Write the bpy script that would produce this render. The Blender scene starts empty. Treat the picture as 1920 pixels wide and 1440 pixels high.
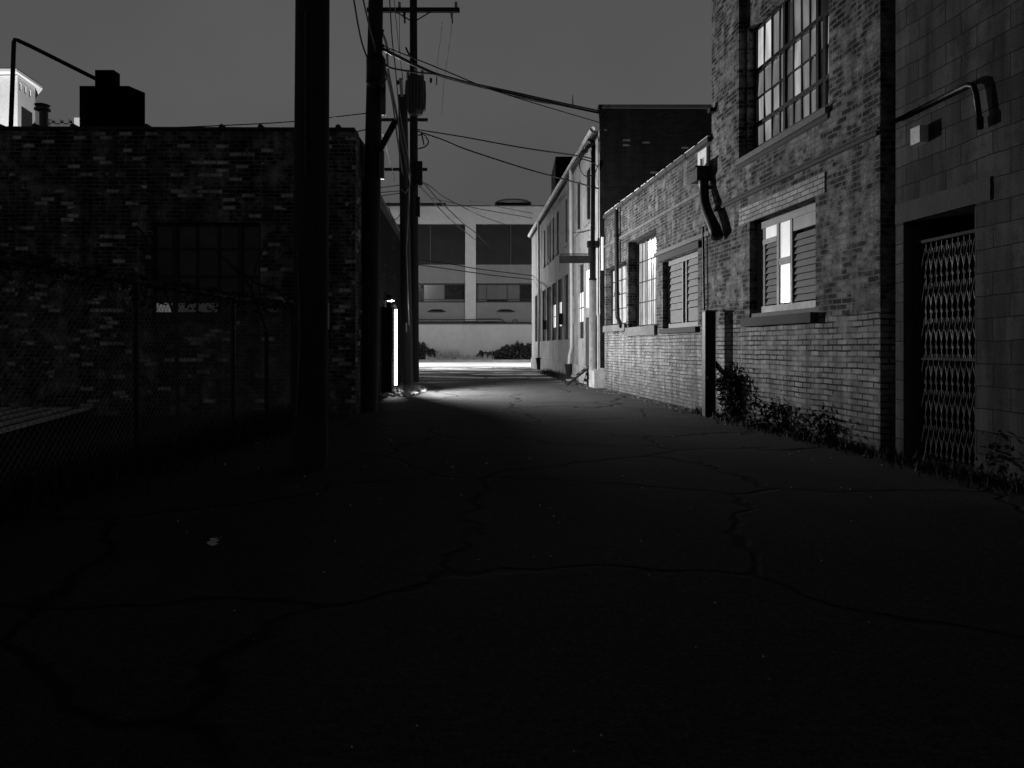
import bpy, math, random
from mathutils import Vector
random.seed(7)
SC = bpy.context.scene
COL = SC.collection
H = 1.13          # camera height (m), horizon at image row 650 of 1440, focal length 1450 px

def X(px, D): return (px - 960) / 1450.0 * D
def Z(py, D): return H + (650 - py) / 1450.0 * D
def PT(px, py, D): return Vector((X(px, D), D, Z(py, D)))

# ------------------------------------------------------------------ materials
class NT:
    def __init__(s, name):
        s.m = bpy.data.materials.new(name); s.m.use_nodes = True
        s.t = s.m.node_tree; s.n = s.t.nodes; s.l = s.t.links
        s.bsdf = s.n['Principled BSDF']
        s.tc = s.n.new('ShaderNodeTexCoord')
    def new(s, typ, **kw):
        x = s.n.new('ShaderNode' + typ)
        for k, v in kw.items():
            if k in x.inputs.keys(): s.put(x, k, v)
            else: setattr(x, k, v)
        return x
    def put(s, node, key, v):
        i = node.inputs[key]
        if hasattr(v, 'is_output'): s.l.new(v, i)
        elif i.type == 'RGBA' and isinstance(v, (int, float)): i.default_value = (v, v, v, 1)
        else: i.default_value = v
    def math(s, op, a, b=0.0, c=0.0, clamp=False):
        x = s.n.new('ShaderNodeMath'); x.operation = op; x.use_clamp = clamp
        s.put(x, 0, a); s.put(x, 1, b)
        if len(x.inputs) > 2: s.put(x, 2, c)
        return x.outputs[0]
    def noise(s, vec, scale, detail=4, rough=.6, dist=0):
        x = s.n.new('ShaderNodeTexNoise')
        x.inputs['Scale'].default_value = scale; x.inputs['Detail'].default_value = detail
        x.inputs['Roughness'].default_value = rough; x.inputs['Distortion'].default_value = dist
        s.l.new(vec, x.inputs['Vector']); return x.outputs['Fac']
    def ramp(s, f, a, b, lo=0.0, hi=1.0):
        x = s.n.new('ShaderNodeMapRange'); x.clamp = True
        s.l.new(f, x.inputs[0]); x.inputs[1].default_value = a; x.inputs[2].default_value = b
        s.put(x, 3, lo); s.put(x, 4, hi)
        return x.outputs[0]
    def mix(s, f, a, b):          # scalar mix
        x = s.n.new('ShaderNodeMix'); x.data_type = 'FLOAT'
        s.put(x, 0, f); s.put(x, 2, a); s.put(x, 3, b); return x.outputs[0]
    def scaled(s, vec, v):
        x = s.n.new('ShaderNodeMapping'); s.l.new(vec, x.inputs[0]); x.inputs['Scale'].default_value = v; return x.outputs[0]
    def base(s, v): s.put(s.bsdf, 'Base Color', v)
    def rough(s, v): s.put(s.bsdf, 'Roughness', v)
    def bump(s, h, dist=.01, strength=1.0):
        b = s.n.new('ShaderNodeBump'); s.l.new(h, b.inputs['Height'])
        b.inputs['Distance'].default_value = dist; b.inputs['Strength'].default_value = strength
        s.l.new(b.outputs[0], s.bsdf.inputs['Normal'])

def plain(name, v, rough=.7, metal=0.0, var=.3, scale=3.0, bump=.004, stretch=(1, 1, 1), spec=.35):
    t = NT(name); t.bsdf.inputs['Specular IOR Level'].default_value = spec; vec = t.scaled(t.tc.outputs['Object'], stretch)
    a = t.noise(vec, scale, 5, .65); b = t.noise(vec, scale * 9, 3, .6)
    f = t.math('MULTIPLY', t.ramp(a, .3, .7, 1 - var, 1 + var), t.ramp(b, .3, .7, 1 - var * .5, 1 + var * .5))
    t.base(t.math('MULTIPLY', f, v)); t.rough(t.ramp(a, .2, .8, max(rough - .12, .05), min(rough + .12, 1)))
    t.bsdf.inputs['Metallic'].default_value = metal
    if bump: t.bump(b, bump)
    return t.m

def emis(name, v, var=.25, scale=2.5, streak=True):
    """a lit, grimy window pane: the lamp behind it is uneven"""
    t = NT(name); vec = t.tc.outputs['Object']
    n = t.noise(t.scaled(vec, (1, 1, .5)), scale, 3, .55, .6)
    f = t.ramp(n, .32, .68, 1 - var, 1 + var)
    if streak:
        n2 = t.noise(t.scaled(vec, (9, 9, .5)), 1.6, 2, .5)
        f = t.math('MULTIPLY', f, t.ramp(n2, .3, .7, 1 - var * .6, 1 + var * .4))
    t.base(.05); t.rough(.25)
    t.put(t.bsdf, 'Emission Color', 1.0)
    t.put(t.bsdf, 'Emission Strength', t.math('MULTIPLY', f, v))
    return t.m

def brick(name, lo, hi, mortar, bw=.212, bh=.0677, ms=.0065, pale=0.0, pale_v=.4, pale_z=None, paint=None,
          eff=0.0, eff_v=.3, stain=.35, bumpd=.012, wob=.006, pool_lift=None):
    t = NT(name); uv = t.tc.outputs['UV']
    # wobble the courses a little so joints are not ruler-straight
    wn = t.n.new('ShaderNodeTexNoise'); wn.inputs['Scale'].default_value = 1.7; wn.inputs['Detail'].default_value = 3
    t.l.new(uv, wn.inputs['Vector'])
    sub = t.n.new('ShaderNodeVectorMath'); sub.operation = 'SUBTRACT'; t.l.new(wn.outputs['Color'], sub.inputs[0]); sub.inputs[1].default_value = (.5, .5, .5)
    sc = t.n.new('ShaderNodeVectorMath'); sc.operation = 'SCALE'; t.l.new(sub.outputs[0], sc.inputs[0]); sc.inputs['Scale'].default_value = wob * 6
    add = t.n.new('ShaderNodeVectorMath'); add.operation = 'ADD'; t.l.new(uv, add.inputs[0]); t.l.new(sc.outputs[0], add.inputs[1])
    w = add.outputs[0]
    def bt(bias=0.0, smooth=.15, m=ms):
        b = t.n.new('ShaderNodeTexBrick'); t.l.new(w, b.inputs['Vector'])
        b.inputs['Scale'].default_value = 1; b.inputs['Brick Width'].default_value = bw; b.inputs['Row Height'].default_value = bh
        b.inputs['Mortar Size'].default_value = m; b.inputs['Mortar Smooth'].default_value = smooth; b.inputs['Bias'].default_value = bias
        b.inputs['Color1'].default_value = (0, 0, 0, 1); b.inputs['Color2'].default_value = (1, 1, 1, 1); b.inputs['Mortar'].default_value = (.5, .5, .5, 1)
        return b
    b = bt(); rnd = t.math('MULTIPLY', b.outputs['Color'], 1.0); fac = b.outputs['Fac']
    big = t.noise(uv, .9, 4, .6); mid = t.noise(uv, 5, 4, .65); fine = t.noise(uv, 45, 3, .6)
    sp = t.n.new('ShaderNodeSeparateXYZ'); t.l.new(uv, sp.inputs[0]); v = sp.outputs['Y']
    body = t.mix(rnd, lo, hi)
    if pale > 0:
        # individual bricks that were never sooted over, thicker in some areas than in others
        lim = t.ramp(big, .38, .62, 1.0, 1 - pale)
        isp = t.math('GREATER_THAN', rnd, lim)
        body = t.mix(isp, body, t.math('MULTIPLY', t.ramp(mid, .3, .7, .6, 1.15), pale_v))
    if eff > 0:
        e = t.ramp(t.math('ADD', t.math('MULTIPLY', mid, .5), t.math('MULTIPLY', t.noise(uv, 1.7, 5, .7), .5)), .60 - eff * .2, .70 - eff * .15)
        body = t.mix(e, body, t.math('MULTIPLY', t.ramp(fine, .3, .7, .75, 1.2), eff_v))
    mcol = t.math('MULTIPLY', t.ramp(mid, .3, .7, .6, 1.3), mortar)
    col = t.mix(fac, body, mcol)
    if paint:
        zt, pv, pm = paint
        edge = t.math('ADD', v, t.math('MULTIPLY', t.math('SUBTRACT', t.math('MULTIPLY', b.outputs['Color'], 1.0), .5), .10))
        isp = t.math('LESS_THAN', edge, zt)
        peel = t.ramp(t.noise(uv, 2.3, 6, .7), .62, .66)
        pb = t.mix(rnd, pv * .68, pv * 1.12)
        foot_tone = t.ramp(v, 0.0, .8, .45, 1.0)  # paint gets darker towards the foot of the wall
        pb = t.math('MULTIPLY', pb, t.math('MULTIPLY', foot_tone, t.ramp(mid, .3, .7, .72, 1.15)))
        # the joints under the paint have lost mortar in places
        lost = t.ramp(t.noise(t.scaled(uv, (.7, 3, 1)), 2.2, 3, .6), .38, .56)
        pc = t.mix(t.math('MULTIPLY', fac, t.mix(lost, .25, 1.0)), pb, pm)
        pc = t.mix(peel, pc, t.math('MULTIPLY', pc, .55))
        col = t.mix(isp, col, pc)
    drip = t.noise(t.scaled(uv, (3, .35, 1)), 1.5, 4, .6)
    col = t.math('MULTIPLY', col, t.ramp(drip, .35, .65, 1 - stain, 1 + stain * .4))
    col = t.math('MULTIPLY', col, t.ramp(fine, .25, .75, .8, 1.2))
    t.base(col); t.rough(.92); t.bsdf.inputs['Specular IOR Level'].default_value = .15
    h = t.math('ADD', t.math('MULTIPLY', fac, -1.0), t.math('MULTIPLY', t.ramp(fine, .2, .8, 0, 1), .35))
    h = t.math('ADD', h, t.math('MULTIPLY', rnd, .35))
    t.bump(h, bumpd)
    return t.m

M = {}
M['brick_dark'] = brick('sooty_brick', .006, .05, .17, ms=.008, pale=.19, pale_v=.6, eff=.6, eff_v=.24, stain=.55)
M['brick_low'] = brick('worn_brick', .008, .07, .17, ms=.009, eff=.64, eff_v=.20, paint=(1.49, .27, .03), stain=.45)
M['brick_tall'] = brick('dark_brick', .004, .035, .17, ms=.010, eff=.70, eff_v=.26, pale=.30, pale_v=.22, paint=(1.50, .37, .02), stain=.45)
M['brick_panel'] = brick('lintel_brick_painted', .28, .46, .05, stain=.2)
M['brick_gable'] = brick('gable_brick', .006, .014, .012, pale=.02, pale_v=.15)
M['block'] = brick('concrete_block', .05, .10, .014, bw=.40, bh=.197, ms=.005, stain=.6, eff=.55, eff_v=.05, wob=.009, bumpd=.006)
M['stone'] = plain('stone_sill', .13, .85)
M['stone_dark'] = plain('dark_stone', .045, .9)
M['stone_pale'] = plain('pale_stone', .30, .85, var=.35)
M['conc'] = plain('concrete', .28, .85, var=.25, scale=1.2)
M['conc_white'] = plain('white_painted_concrete', .31, .7, var=.12, scale=.25)
M['conc_grey'] = plain('grey_spandrel', .115, .7, var=.12, scale=.25)
M['plaster'] = plain('old_stucco', .31, .9, var=.42, scale=1.1, bump=.012, stretch=(1, 1, .55))
M['plaster_dark'] = plain('stained_stucco', .18, .9, var=.4, scale=1.6, bump=.012)
M['black'] = plain('black_void', .004, .95, var=.1, spec=.03)
M['steel'] = plain('dark_steel', .02, .5, .6)
M['steel_lit'] = plain('lit_galvanised_steel', .32, .42, .5, var=.25, scale=6)
M['white_metal'] = plain('white_painted_metal', .62, .45, 0, var=.12, scale=4)
M['paint_white'] = plain('white_paint', .7, .6, 0, var=.1)
M['wood_pole'] = plain('creosoted_timber', .018, .8, var=.5, scale=3, bump=.01, stretch=(6, 6, .25))
M['wood_pole2'] = plain('weathered_pole_timber', .035, .75, var=.6, scale=3, bump=.012, stretch=(7, 7, .2))
M['wood_dark'] = plain('dark_timber', .02, .85, var=.4)
M['board'] = plain('painted_boards', .17, .75, var=.22, scale=4, stretch=(1, 1, 3))
M['board_frame'] = plain('window_frame_paint', .17, .6, var=.15)
M['rubber'] = plain('black_cable_sheath', .008, .38, 0, var=.1, bump=0)
M['rubber_grey'] = plain('grey_cable_sheath', .06, .3, 0, var=.1, bump=0)
M['tank'] = plain('transformer_paint', .07, .4, .3, var=.2)
M['porcelain'] = plain('porcelain', .25, .2, 0, var=.1)
M['glass_dark'] = plain('dark_window_glass', .012, .12, 0, var=.3, bump=0)
M['leaf'] = plain('leaf', .028, .7, 0, var=.6, scale=8, bump=0, spec=.15)
M['glass_matt'] = plain('dusty_dark_glass', .008, .8, 0, var=.3, bump=0, spec=.08)
M['leaf_dry'] = plain('dry_grass', .22, .8, 0, var=.5, scale=2, bump=0)
M['louvre'] = plain('louvre_metal', .06, .6, .2, var=.2)
M['roofing'] = plain('roof_felt', .03, .9)
for k, v in (('lit4', .52), ('lit3', .30), ('lit2', .15), ('lit1', .07), ('lit0', .014)):
    M[k] = emis('window_pane_' + k, v, .35)
M['blind'] = emis('backlit_curtain', .75, .3, 5)
M['blind2'] = emis('backlit_curtain_dim', .36, .4, 5)
M['gate_steel'] = plain('gate_steel', .045, .7, 0, var=.3, scale=6)
M['dark_louvre'] = plain('dark_window_louvre', .03, .9, 0, var=.4, scale=5, spec=.08)
M['strip'] = emis('glowing_strip', 9, .03, 2, False)
M['frost'] = emis('lit_frosted_glass', 1.1, .12, 2, False)
M['frost_dim'] = emis('lit_frosted_glass_dim', .62, .15, 2, False)
M['lens'] = emis('lamp_lens', 2, .05, 2, False)

def asphalt():
    t = NT('cracked_asphalt'); P = t.tc.outputs['Object']
    sp = t.n.new('ShaderNodeSeparateXYZ'); t.l.new(P, sp.inputs[0])
    big = t.noise(P, .35, 5, .6); mid = t.noise(P, 2.2, 5, .7); fine = t.noise(P, 60, 3, .7)
    # long wandering cracks
    wn = t.n.new('ShaderNodeTexNoise'); wn.inputs['Scale'].default_value = .9; wn.inputs['Detail'].default_value = 5; t.l.new(P, wn.inputs['Vector'])
    sc = t.n.new('ShaderNodeVectorMath'); sc.operation = 'SCALE'; t.l.new(wn.outputs['Color'], sc.inputs[0]); sc.inputs['Scale'].default_value = .9
    ad = t.n.new('ShaderNodeVectorMath'); ad.operation = 'ADD'; t.l.new(P, ad.inputs[0]); t.l.new(sc.outputs[0], ad.inputs[1])
    vo = t.n.new('ShaderNodeTexVoronoi'); vo.feature = 'DISTANCE_TO_EDGE'; vo.inputs['Scale'].default_value = .42; t.l.new(ad.outputs[0], vo.inputs['Vector'])
    crack = t.ramp(vo.outputs['Distance'], .004, .016, 1, 0)
    # streaks of street light on the far alley, painted in as pale patches
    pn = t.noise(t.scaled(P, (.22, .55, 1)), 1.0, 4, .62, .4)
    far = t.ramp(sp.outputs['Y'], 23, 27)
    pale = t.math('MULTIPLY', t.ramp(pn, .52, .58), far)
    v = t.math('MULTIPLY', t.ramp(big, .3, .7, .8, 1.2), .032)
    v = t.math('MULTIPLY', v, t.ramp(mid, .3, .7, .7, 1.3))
    pool_lift = t.ramp(t.math('ADD', sp.outputs['Y'], t.math('MULTIPLY', big, 3.0)), 13.0, 17.0)  # lamp pool put into the colour: asphalt paler from here on
    v = t.math('MULTIPLY', v, t.mix(pool_lift, 1.25, 1.7))
    v = t.mix(pale, t.mix(far, v, t.math('MULTIPLY', v, 1.6)), .75)  # street light on the far paving is also put into the colour
    v = t.mix(crack, v, .009)
    agg = t.noise(P, 22, 3, .7)
    v = t.math('MULTIPLY', v, t.math('MULTIPLY', t.ramp(fine, .3, .7, .35, 1.7), t.ramp(agg, .3, .7, .6, 1.4)))
    grit = t.n.new('ShaderNodeTexVoronoi'); grit.inputs['Scale'].default_value = 14; t.l.new(P, grit.inputs['Vector'])
    g = t.math('LESS_THAN', grit.outputs['Distance'], .06)
    v = t.mix(t.math('MULTIPLY', g, .3), v, .12)
    t.base(v); t.rough(t.ramp(mid, .3, .7, .8, .98)); t.bsdf.inputs['Specular IOR Level'].default_value = .12
    h = t.math('ADD', fine, t.math('MULTIPLY', crack, -2.0)); h = t.math('ADD', h, t.math('MULTIPLY', mid, 2.5))
    t.bump(h, .02)
    return t.m
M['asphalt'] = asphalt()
M['street'] = plain('pale_concrete_road', .34, .8, var=.15, scale=.6, bump=.004)

# ------------------------------------------------------------------ mesh helpers
class MB:
    def __init__(s): s.v = []; s.f = []; s.uv = []; s.mi = []
    def quad(s, pts, uvs=None, mi=0):
        i = len(s.v); s.v += [tuple(p) for p in pts]; s.f.append(tuple(range(i, i + len(pts))))
        if uvs is None: uvs = [(p[0] + p[1], p[2]) for p in pts]
        s.uv += list(uvs); s.mi.append(mi)
    def box(s, c, sx, sy, sz, rz=0.0, mi=0, rx=0.0, ry=0.0):
        from mathutils import Euler
        R = Euler((rx, ry, rz)).to_matrix(); c = Vector(c)
        P = [c + R @ Vector((a * sx / 2, b * sy / 2, d * sz / 2)) for a in (-1, 1) for b in (-1, 1) for d in (-1, 1)]
        for q in ((0, 1, 3, 2), (4, 6, 7, 5), (0, 4, 5, 1), (2, 3, 7, 6), (0, 2, 6, 4), (1, 5, 7, 3)):
            s.quad([P[k] for k in q], None, mi)
    def tube(s, pts, r, n=8, cap=True, mi=0, up=Vector((0, 0, 1))):
        pts = [Vector(p) for p in pts]; rs = r if isinstance(r, (list, tuple)) else [r] * len(pts)
        rings = []; ref = None
        for k, p in enumerate(pts):
            d = (pts[min(k + 1, len(pts) - 1)] - pts[max(k - 1, 0)]).normalized()
            if ref is None: ref = Vector((1, 0, 0)) if abs(d.x) < .9 else Vector((0, 1, 0))
            a = (ref - d * ref.dot(d)).normalized(); ref = a; b = d.cross(a)
            i0 = len(s.v)
            for j in range(n):
                t = 2 * math.pi * j / n
                s.v.append(tuple(p + (a * math.cos(t) + b * math.sin(t)) * rs[k]))
            rings.append(i0)
        for k in range(len(rings) - 1):
            for j in range(n):
                s.f.append((rings[k] + j, rings[k] + (j + 1) % n, rings[k + 1] + (j + 1) % n, rings[k + 1] + j))
                s.uv += [(0, 0)] * 4; s.mi.append(mi)
        if cap:
            for q in (rings[0], rings[-1]):
                s.f.append(tuple(q + j for j in range(n))); s.uv += [(0, 0)] * n; s.mi.append(mi)
    def build(s, name, mats, parent=None, smooth=False):
        me = bpy.data.meshes.new(name); me.from_pydata(s.v, [], s.f)
        uvl = me.uv_layers.new(name='UVMap')
        flat = [c for u in s.uv for c in u]
        uvl.data.foreach_set('uv', flat)
        if not isinstance(mats, (list, tuple)): mats = [mats]
        for m in mats: me.materials.append(M[m] if isinstance(m, str) else m)
        me.polygons.foreach_set('material_index', s.mi)
        if smooth: me.polygons.foreach_set('use_smooth', [True] * len(s.f))
        me.update()
        o = bpy.data.objects.new(name, me); COL.objects.link(o)
        if parent: o.parent = parent
        return o

def tag(o, label=None, cat=None, group=None, kind=None):
    if label: o['label'] = label
    if cat: o['category'] = cat
    if group: o['group'] = group
    if kind: o['kind'] = kind
    return o
def empty(name, label, cat, group=None):
    o = bpy.data.objects.new(name, None); o.empty_display_size = .2; COL.objects.link(o)
    return tag(o, label, cat, group)

class Fr:
    """facade frame: s runs along the wall, z up, o outwards from the wall"""
    def __init__(s, ox, oy, dx, dy, nx, ny):
        L = math.hypot(dx, dy); s.o = Vector((ox, oy, 0)); s.d = Vector((dx, dy, 0)) / L; s.L = L
        N = math.hypot(nx, ny); s.n = Vector((nx, ny, 0)) / N
    def P(s, a, z, o=0.0): return s.o + s.d * a + s.n * o + Vector((0, 0, z))
    def S(s, D): return D * s.L      # depth -> distance along the wall (walls that start at depth 0)
    def ang(s): return math.atan2(s.d.y, s.d.x)
def fbox(mb, F, s0, s1, z0, z1, o0, o1, mi=0):
    P = [F.P(a, z, o) for a in (s0, s1) for z in (z0, z1) for o in (o0, o1)]
    U = [(a, z) for a in (s0, s1) for z in (z0, z1) for o in (o0, o1)]
    for q in ((1, 3, 7, 5), (0, 4, 6, 2)): mb.quad([P[k] for k in q], [U[k] for k in q], mi)
    for q in ((0, 2, 3, 1), (4, 5, 7, 6)):
        mb.quad([P[k] for k in q], [((o0 if k % 2 == 0 else o1) + .05, U[k][1]) for k in q], mi)
    for q in ((0, 1, 5, 4), (2, 6, 7, 3)):
        mb.quad([P[k] for k in q], [(U[k][0], (o0 if k % 2 == 0 else o1)) for k in q], mi)
def facade(mb, F, s0, s1, z0, z1, openings, mi=0, body=6.0):
    """wall face with real openings and reveals, plus the building's other sides"""
    ss = sorted({s0, s1, *[o[0] for o in openings], *[o[1] for o in openings]})
    zs = sorted({z0, z1, *[o[2] for o in openings], *[o[3] for o in openings]})
    for a, b in zip(ss, ss[1:]):
        for c, d in zip(zs, zs[1:]):
            m, n = (a + b) / 2, (c + d) / 2
            if any(o[0] < m < o[1] and o[2] < n < o[3] for o in openings): continue
            mb.quad([F.P(a, c), F.P(b, c), F.P(b, d), F.P(a, d)], [(a, c), (b, c), (b, d), (a, d)], mi)
    for (a, b, c, d, r) in openings:
        for sx in (a, b):
            mb.quad([F.P(sx, c), F.P(sx, d), F.P(sx, d, -r), F.P(sx, c, -r)], [(sx, c), (sx, d), (sx + r, d), (sx + r, c)], mi)
        for zx in (c, d):
            mb.quad([F.P(a, zx), F.P(b, zx), F.P(b, zx, -r), F.P(a, zx, -r)], [(a, zx), (b, zx), (b, zx + r), (a, zx + r)], mi)
    if body:
        w = -body
        mb.quad([F.P(s0, z0), F.P(s0, z1), F.P(s0, z1, w), F.P(s0, z0, w)], [(0, z0), (0, z1), (body, z1), (body, z0)], mi)
        mb.quad([F.P(s1, z0), F.P(s1, z1), F.P(s1, z1, w), F.P(s1, z0, w)], [(0, z0), (0, z1), (body, z1), (body, z0)], mi)
        mb.quad([F.P(s0, z0, w), F.P(s1, z0, w), F.P(s1, z1, w), F.P(s0, z1, w)], [(s0, z0), (s1, z0), (s1, z1), (s0, z1)], mi)
        mb.quad([F.P(s0, z1), F.P(s1, z1), F.P(s1, z1, w), F.P(s0, z1, w)], [(s0, 0), (s1, 0), (s1, body), (s0, body)], mi)
def fpanel(name, F, s0, s1, z0, z1, o, m, parent, t=.03):
    b = MB(); fbox(b, F, s0, s1, z0, z1, o - t, o); return b.build(name, m, parent)

def steel_window(parent, F, s0, s1, z0, z1, o, cols, rows, pick, bar=.022, thick_c=(), thick_r=(), label=None, jit=0.0):
    w = MB()
    cs = [s0 + (s1 - s0) * c for c in cols]; rs = [z0 + (z1 - z0) * r for r in rows]
    for k, c in enumerate(cs):
        t = bar * (2.4 if k in thick_c or k in (0, len(cs) - 1) else 1)
        fbox(w, F, c - t / 2, c + t / 2, z0, z1, o, o + (.05 if t > bar else .03))
    for k, r in enumerate(rs):
        t = bar * (2.4 if k in thick_r or k in (0, len(rs) - 1) else 1)
        fbox(w, F, s0, s1, r - t / 2, r + t / 2, o + .002, o + (.054 if t > bar else .034))
    win = w.build('window', 'steel', parent)
    if label: win['label'] = label
    p = MB(); mats = []
    for i in range(len(cs) - 1):
        for j in range(len(rs) - 1):
            m = pick(i, j, len(cs) - 1, len(rs) - 1)
            if m is None: continue
            if m not in mats: mats.append(m)
            a, b, c, d = cs[i], cs[i + 1], rs[j], rs[j + 1]
            t1, t2 = random.uniform(-jit, jit), random.uniform(-jit, jit)
            p.quad([F.P(a, c, o + .008 + t1), F.P(b, c, o + .008 + t2), F.P(b, d, o + .008 - t1), F.P(a, d, o + .008 - t2)],
                   [(a, c), (b, c), (b, d), (a, d)], mats.index(m))
    p.build('pane', mats, win)
    return win

def ladder_interp(pts, n=8):
    """smooth curve through image-measured points that each carry a depth"""
    P = [PT(*p) for p in pts]
    if len(P) == 2: P = [P[0], (P[0] + P[1]) / 2, P[1]]
    out = []
    for k in range(len(P) - 1):
        p0 = P[max(k - 1, 0)]; p1 = P[k]; p2 = P[k + 1]; p3 = P[min(k + 2, len(P) - 1)]
        for j in range(n):
            t = j / n
            out.append(.5 * ((2 * p1) + (p2 - p0) * t + (2 * p0 - 5 * p1 + 4 * p2 - p3) * t * t + (3 * p1 - p0 - 3 * p2 + p3) * t ** 3))
    out.append(P[-1]); return out
def inter_depth(pts, d0, d1):
    """spread depths between two ends in proportion to 1/depth along the run"""
    n = len(pts); L = [0]
    for a, b in zip(pts, pts[1:]): L.append(L[-1] + math.hypot(b[0] - a[0], b[1] - a[1]))
    return [(p[0], p[1], 1 / (1 / d0 + (1 / d1 - 1 / d0) * l / L[-1])) for p, l in zip(pts, L)]
def cable(pts, d0, d1, r, label, m='rubber', name='overhead_cable', cat='cable', parent=None, group=None):
    b = MB(); b.tube(ladder_interp(inter_depth(pts, d0, d1)), r, 6)
    o = b.build(name, m, parent, True)
    if not parent: tag(o, label, cat, group)
    return o

R = Fr(4.79, 0, -.108, 1, -1, -.108)       # right-hand wall line of the near alley
RP = Fr(3.73, 0, -.0634, 1, -1, -.0634)    # stucco building line
LB = Fr(-1.93, 0, -.063, 1, 1, .063)       # left-hand building line

# ------------------------------------------------------------------ ground
g = MB(); g.quad([(-300, -60, 0), (300, -60, 0), (300, 400, 0), (-300, 400, 0)])
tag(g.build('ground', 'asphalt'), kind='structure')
g = MB(); g.quad([(-120, 43.2, .006), (120, 43.2, .006), (120, 58.4, .006), (-120, 58.4, .006)])
tag(g.build('road', 'street'), kind='structure')
g = MB(); g.box((0, 59.2, .07), 240, 1.5, .14); tag(g.build('sidewalk', 'conc'), kind='structure')

# ------------------------------------------------------------------ low brick building (right, middle)
S = R.S
low = empty('brick_building', 'low one-storey brick building with pale painted base and two brightly lit barred windows', 'building')
Dx = lambda px: 4.79 / ((px - 960) / 1450 + .108)
b = MB()
wa = (S(Dx(1170)), S(Dx(1133.5)), 1.66, 2.60, .16)
A0, A1 = S(18.95), S(21.0 - .10)
wins_low = [(S(18.72), S(20.9), 1.68, 3.23, .22), (S(16.25), S(18.55), 1.58, 3.63, .28), (S(13.75), S(15.82), 1.49, 2.86, .22)]
facade(b, R, S(13.08), S(21.03), 0, 4.60, wins_low, 0, 6)
b.build('wall', 'brick_low', low)
# steel sashes and backlit curtain strips
def strips(parent, F, s0, s1, z0, z1, o, n, bright):
    p = MB(); x = s0
    w = (s1 - s0) / n
    for k in range(n):
        a = s0 + k * w + random.uniform(0, .1) * w; c = a + w * random.uniform(.68, .93)
        top = z1 - random.uniform(0, .03)
        lean = random.uniform(-.2, .2) * w
        p.quad([F.P(a, z0, o), F.P(c, z0, o), F.P(min(c + lean, s1), top, o), F.P(max(a + lean, s0), top, o)], None, 0 if random.random() < bright else 1)
    return p
for (a, c, z0, z1, r), cols, rows, n in ((wins_low[0], (0, .25, .5, .75, 1), (0, .27, .52, .76, 1), 9), (wins_low[1], (0, .33, .66, 1), (0, .28, .52, .76, 1), 13)):
    back = fpanel('backing', R, a, c, z0, z1, -r, 'black', low)
    w = steel_window(low, R, a + .03, c - .03, z0 + .03, z1 - .03, -r + .02, cols, rows, lambda i, j, I, J: 'glass_dark', bar=.02)
    s = strips(w, R, a + .06, c - .06, z0 + .06, z1 - .05, -r + .034, n, .75)
    s.build('curtain', ['blind', 'blind2'], w)
# boarded shutters in the third opening
def boarded(parent, F, a, c, z0, z1, o, lit, nb=9, lab=None, posts=(.46, .56), shut=((.03, .44), (.58, .97)), ztop=0):
    fpanel('backing', F, a, c, z0, z1, o - .04, 'black', parent)
    w = MB(); W = c - a
    for s_ in (a + .03, a + W * posts[0], a + W * posts[1], c - .03): fbox(w, F, s_ - .03, s_ + .03, z0, z1, o, o + .05)
    for z_ in (z0 + .05, z1 - .04): fbox(w, F, a, c, z_ - .05, z_ + .05, o + .002, o + .055)
    win = w.build('window', 'board_frame', parent)
    if lab: win['label'] = lab
    for (p, q) in [(a + W * u, a + W * v) for u, v in shut]:
        bb = MB(); zz = z0 + .12; hh = (z1 - z0 - .2 - ztop) / nb
        lo = 0 if not lit else 0
        for k in range(nb):
            if lit is None and k < 2:      # plain panel below
                continue
            t = .012 if k % 2 else .0
            # boards lap over each other and lean a little
            P0 = [F.P(p, zz + k * hh, o + .035), F.P(q, zz + k * hh, o + .035), F.P(q, zz + (k + .93) * hh, o + .008), F.P(p, zz + (k + .93) * hh, o + .008)]
            bb.quad(P0, [(p, 0), (q, 0), (q, hh), (p, hh)])
            bb.quad([F.P(p, zz + k * hh, o + .035), F.P(q, zz + k * hh, o + .035), F.P(q, zz + k * hh, o), F.P(p, zz + k * hh, o)])
        if lit is None: fbox(bb, F, p, q, zz, zz + 1.9 * hh, o + .004, o + .02)
        bb.build('shutter', 'board', win)
    return win, W
a, c, z0, z1, r = wins_low[2]
boarded(low, R, a + .0, c, z0, z1, -r + .06, None, 9)
for (a, c, z0, z1, r), m, dz in zip(wins_low, ('stone', 'stone', 'stone_dark'), (.16, .2, .1)):
    sb = MB(); fbox(sb, R, a - .05, c + .05, z0 - dz, z0 + .002, -.03, .07); sb.build('sill', m, low)
lb = MB()
fbox(lb, R, S(13.1), S(21.0), 3.80, 3.86, -.02, .045)          # string course
fbox(lb, R, S(13.1), S(16.3), 3.02, 3.09, -.02, .05)
lb.build('string_course', 'stone', low)
lb = MB(); fbox(lb, R, S(13.6), S(16.0), 2.87, 3.0, -.02, .05); lb.build('lintel', 'stone_dark', low)
cp = MB(); s_ = S(13.10); k = 0
while s_ < S(20.95):
    e = min(s_ + .58, S(21.0)); fbox(cp, R, s_, e - .03, 4.60, 4.685 + random.uniform(0, .012), -.3, .06 + random.uniform(0, .01)); s_ = e
cp.build('coping', 'stone_dark', low)
cp = MB(); s_ = S(13.10)
while s_ < S(20.9):
    e = s_ + random.uniform(.3, .6); fbox(cp, R, s_, min(e, S(21.0)), 4.688, 4.705, .02, .066); s_ = e + random.uniform(.05, .18)
cp.build('lit_gap_dashes', 'white_metal', low)  # white dashes stand in for light in the coping's gaps
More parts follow.
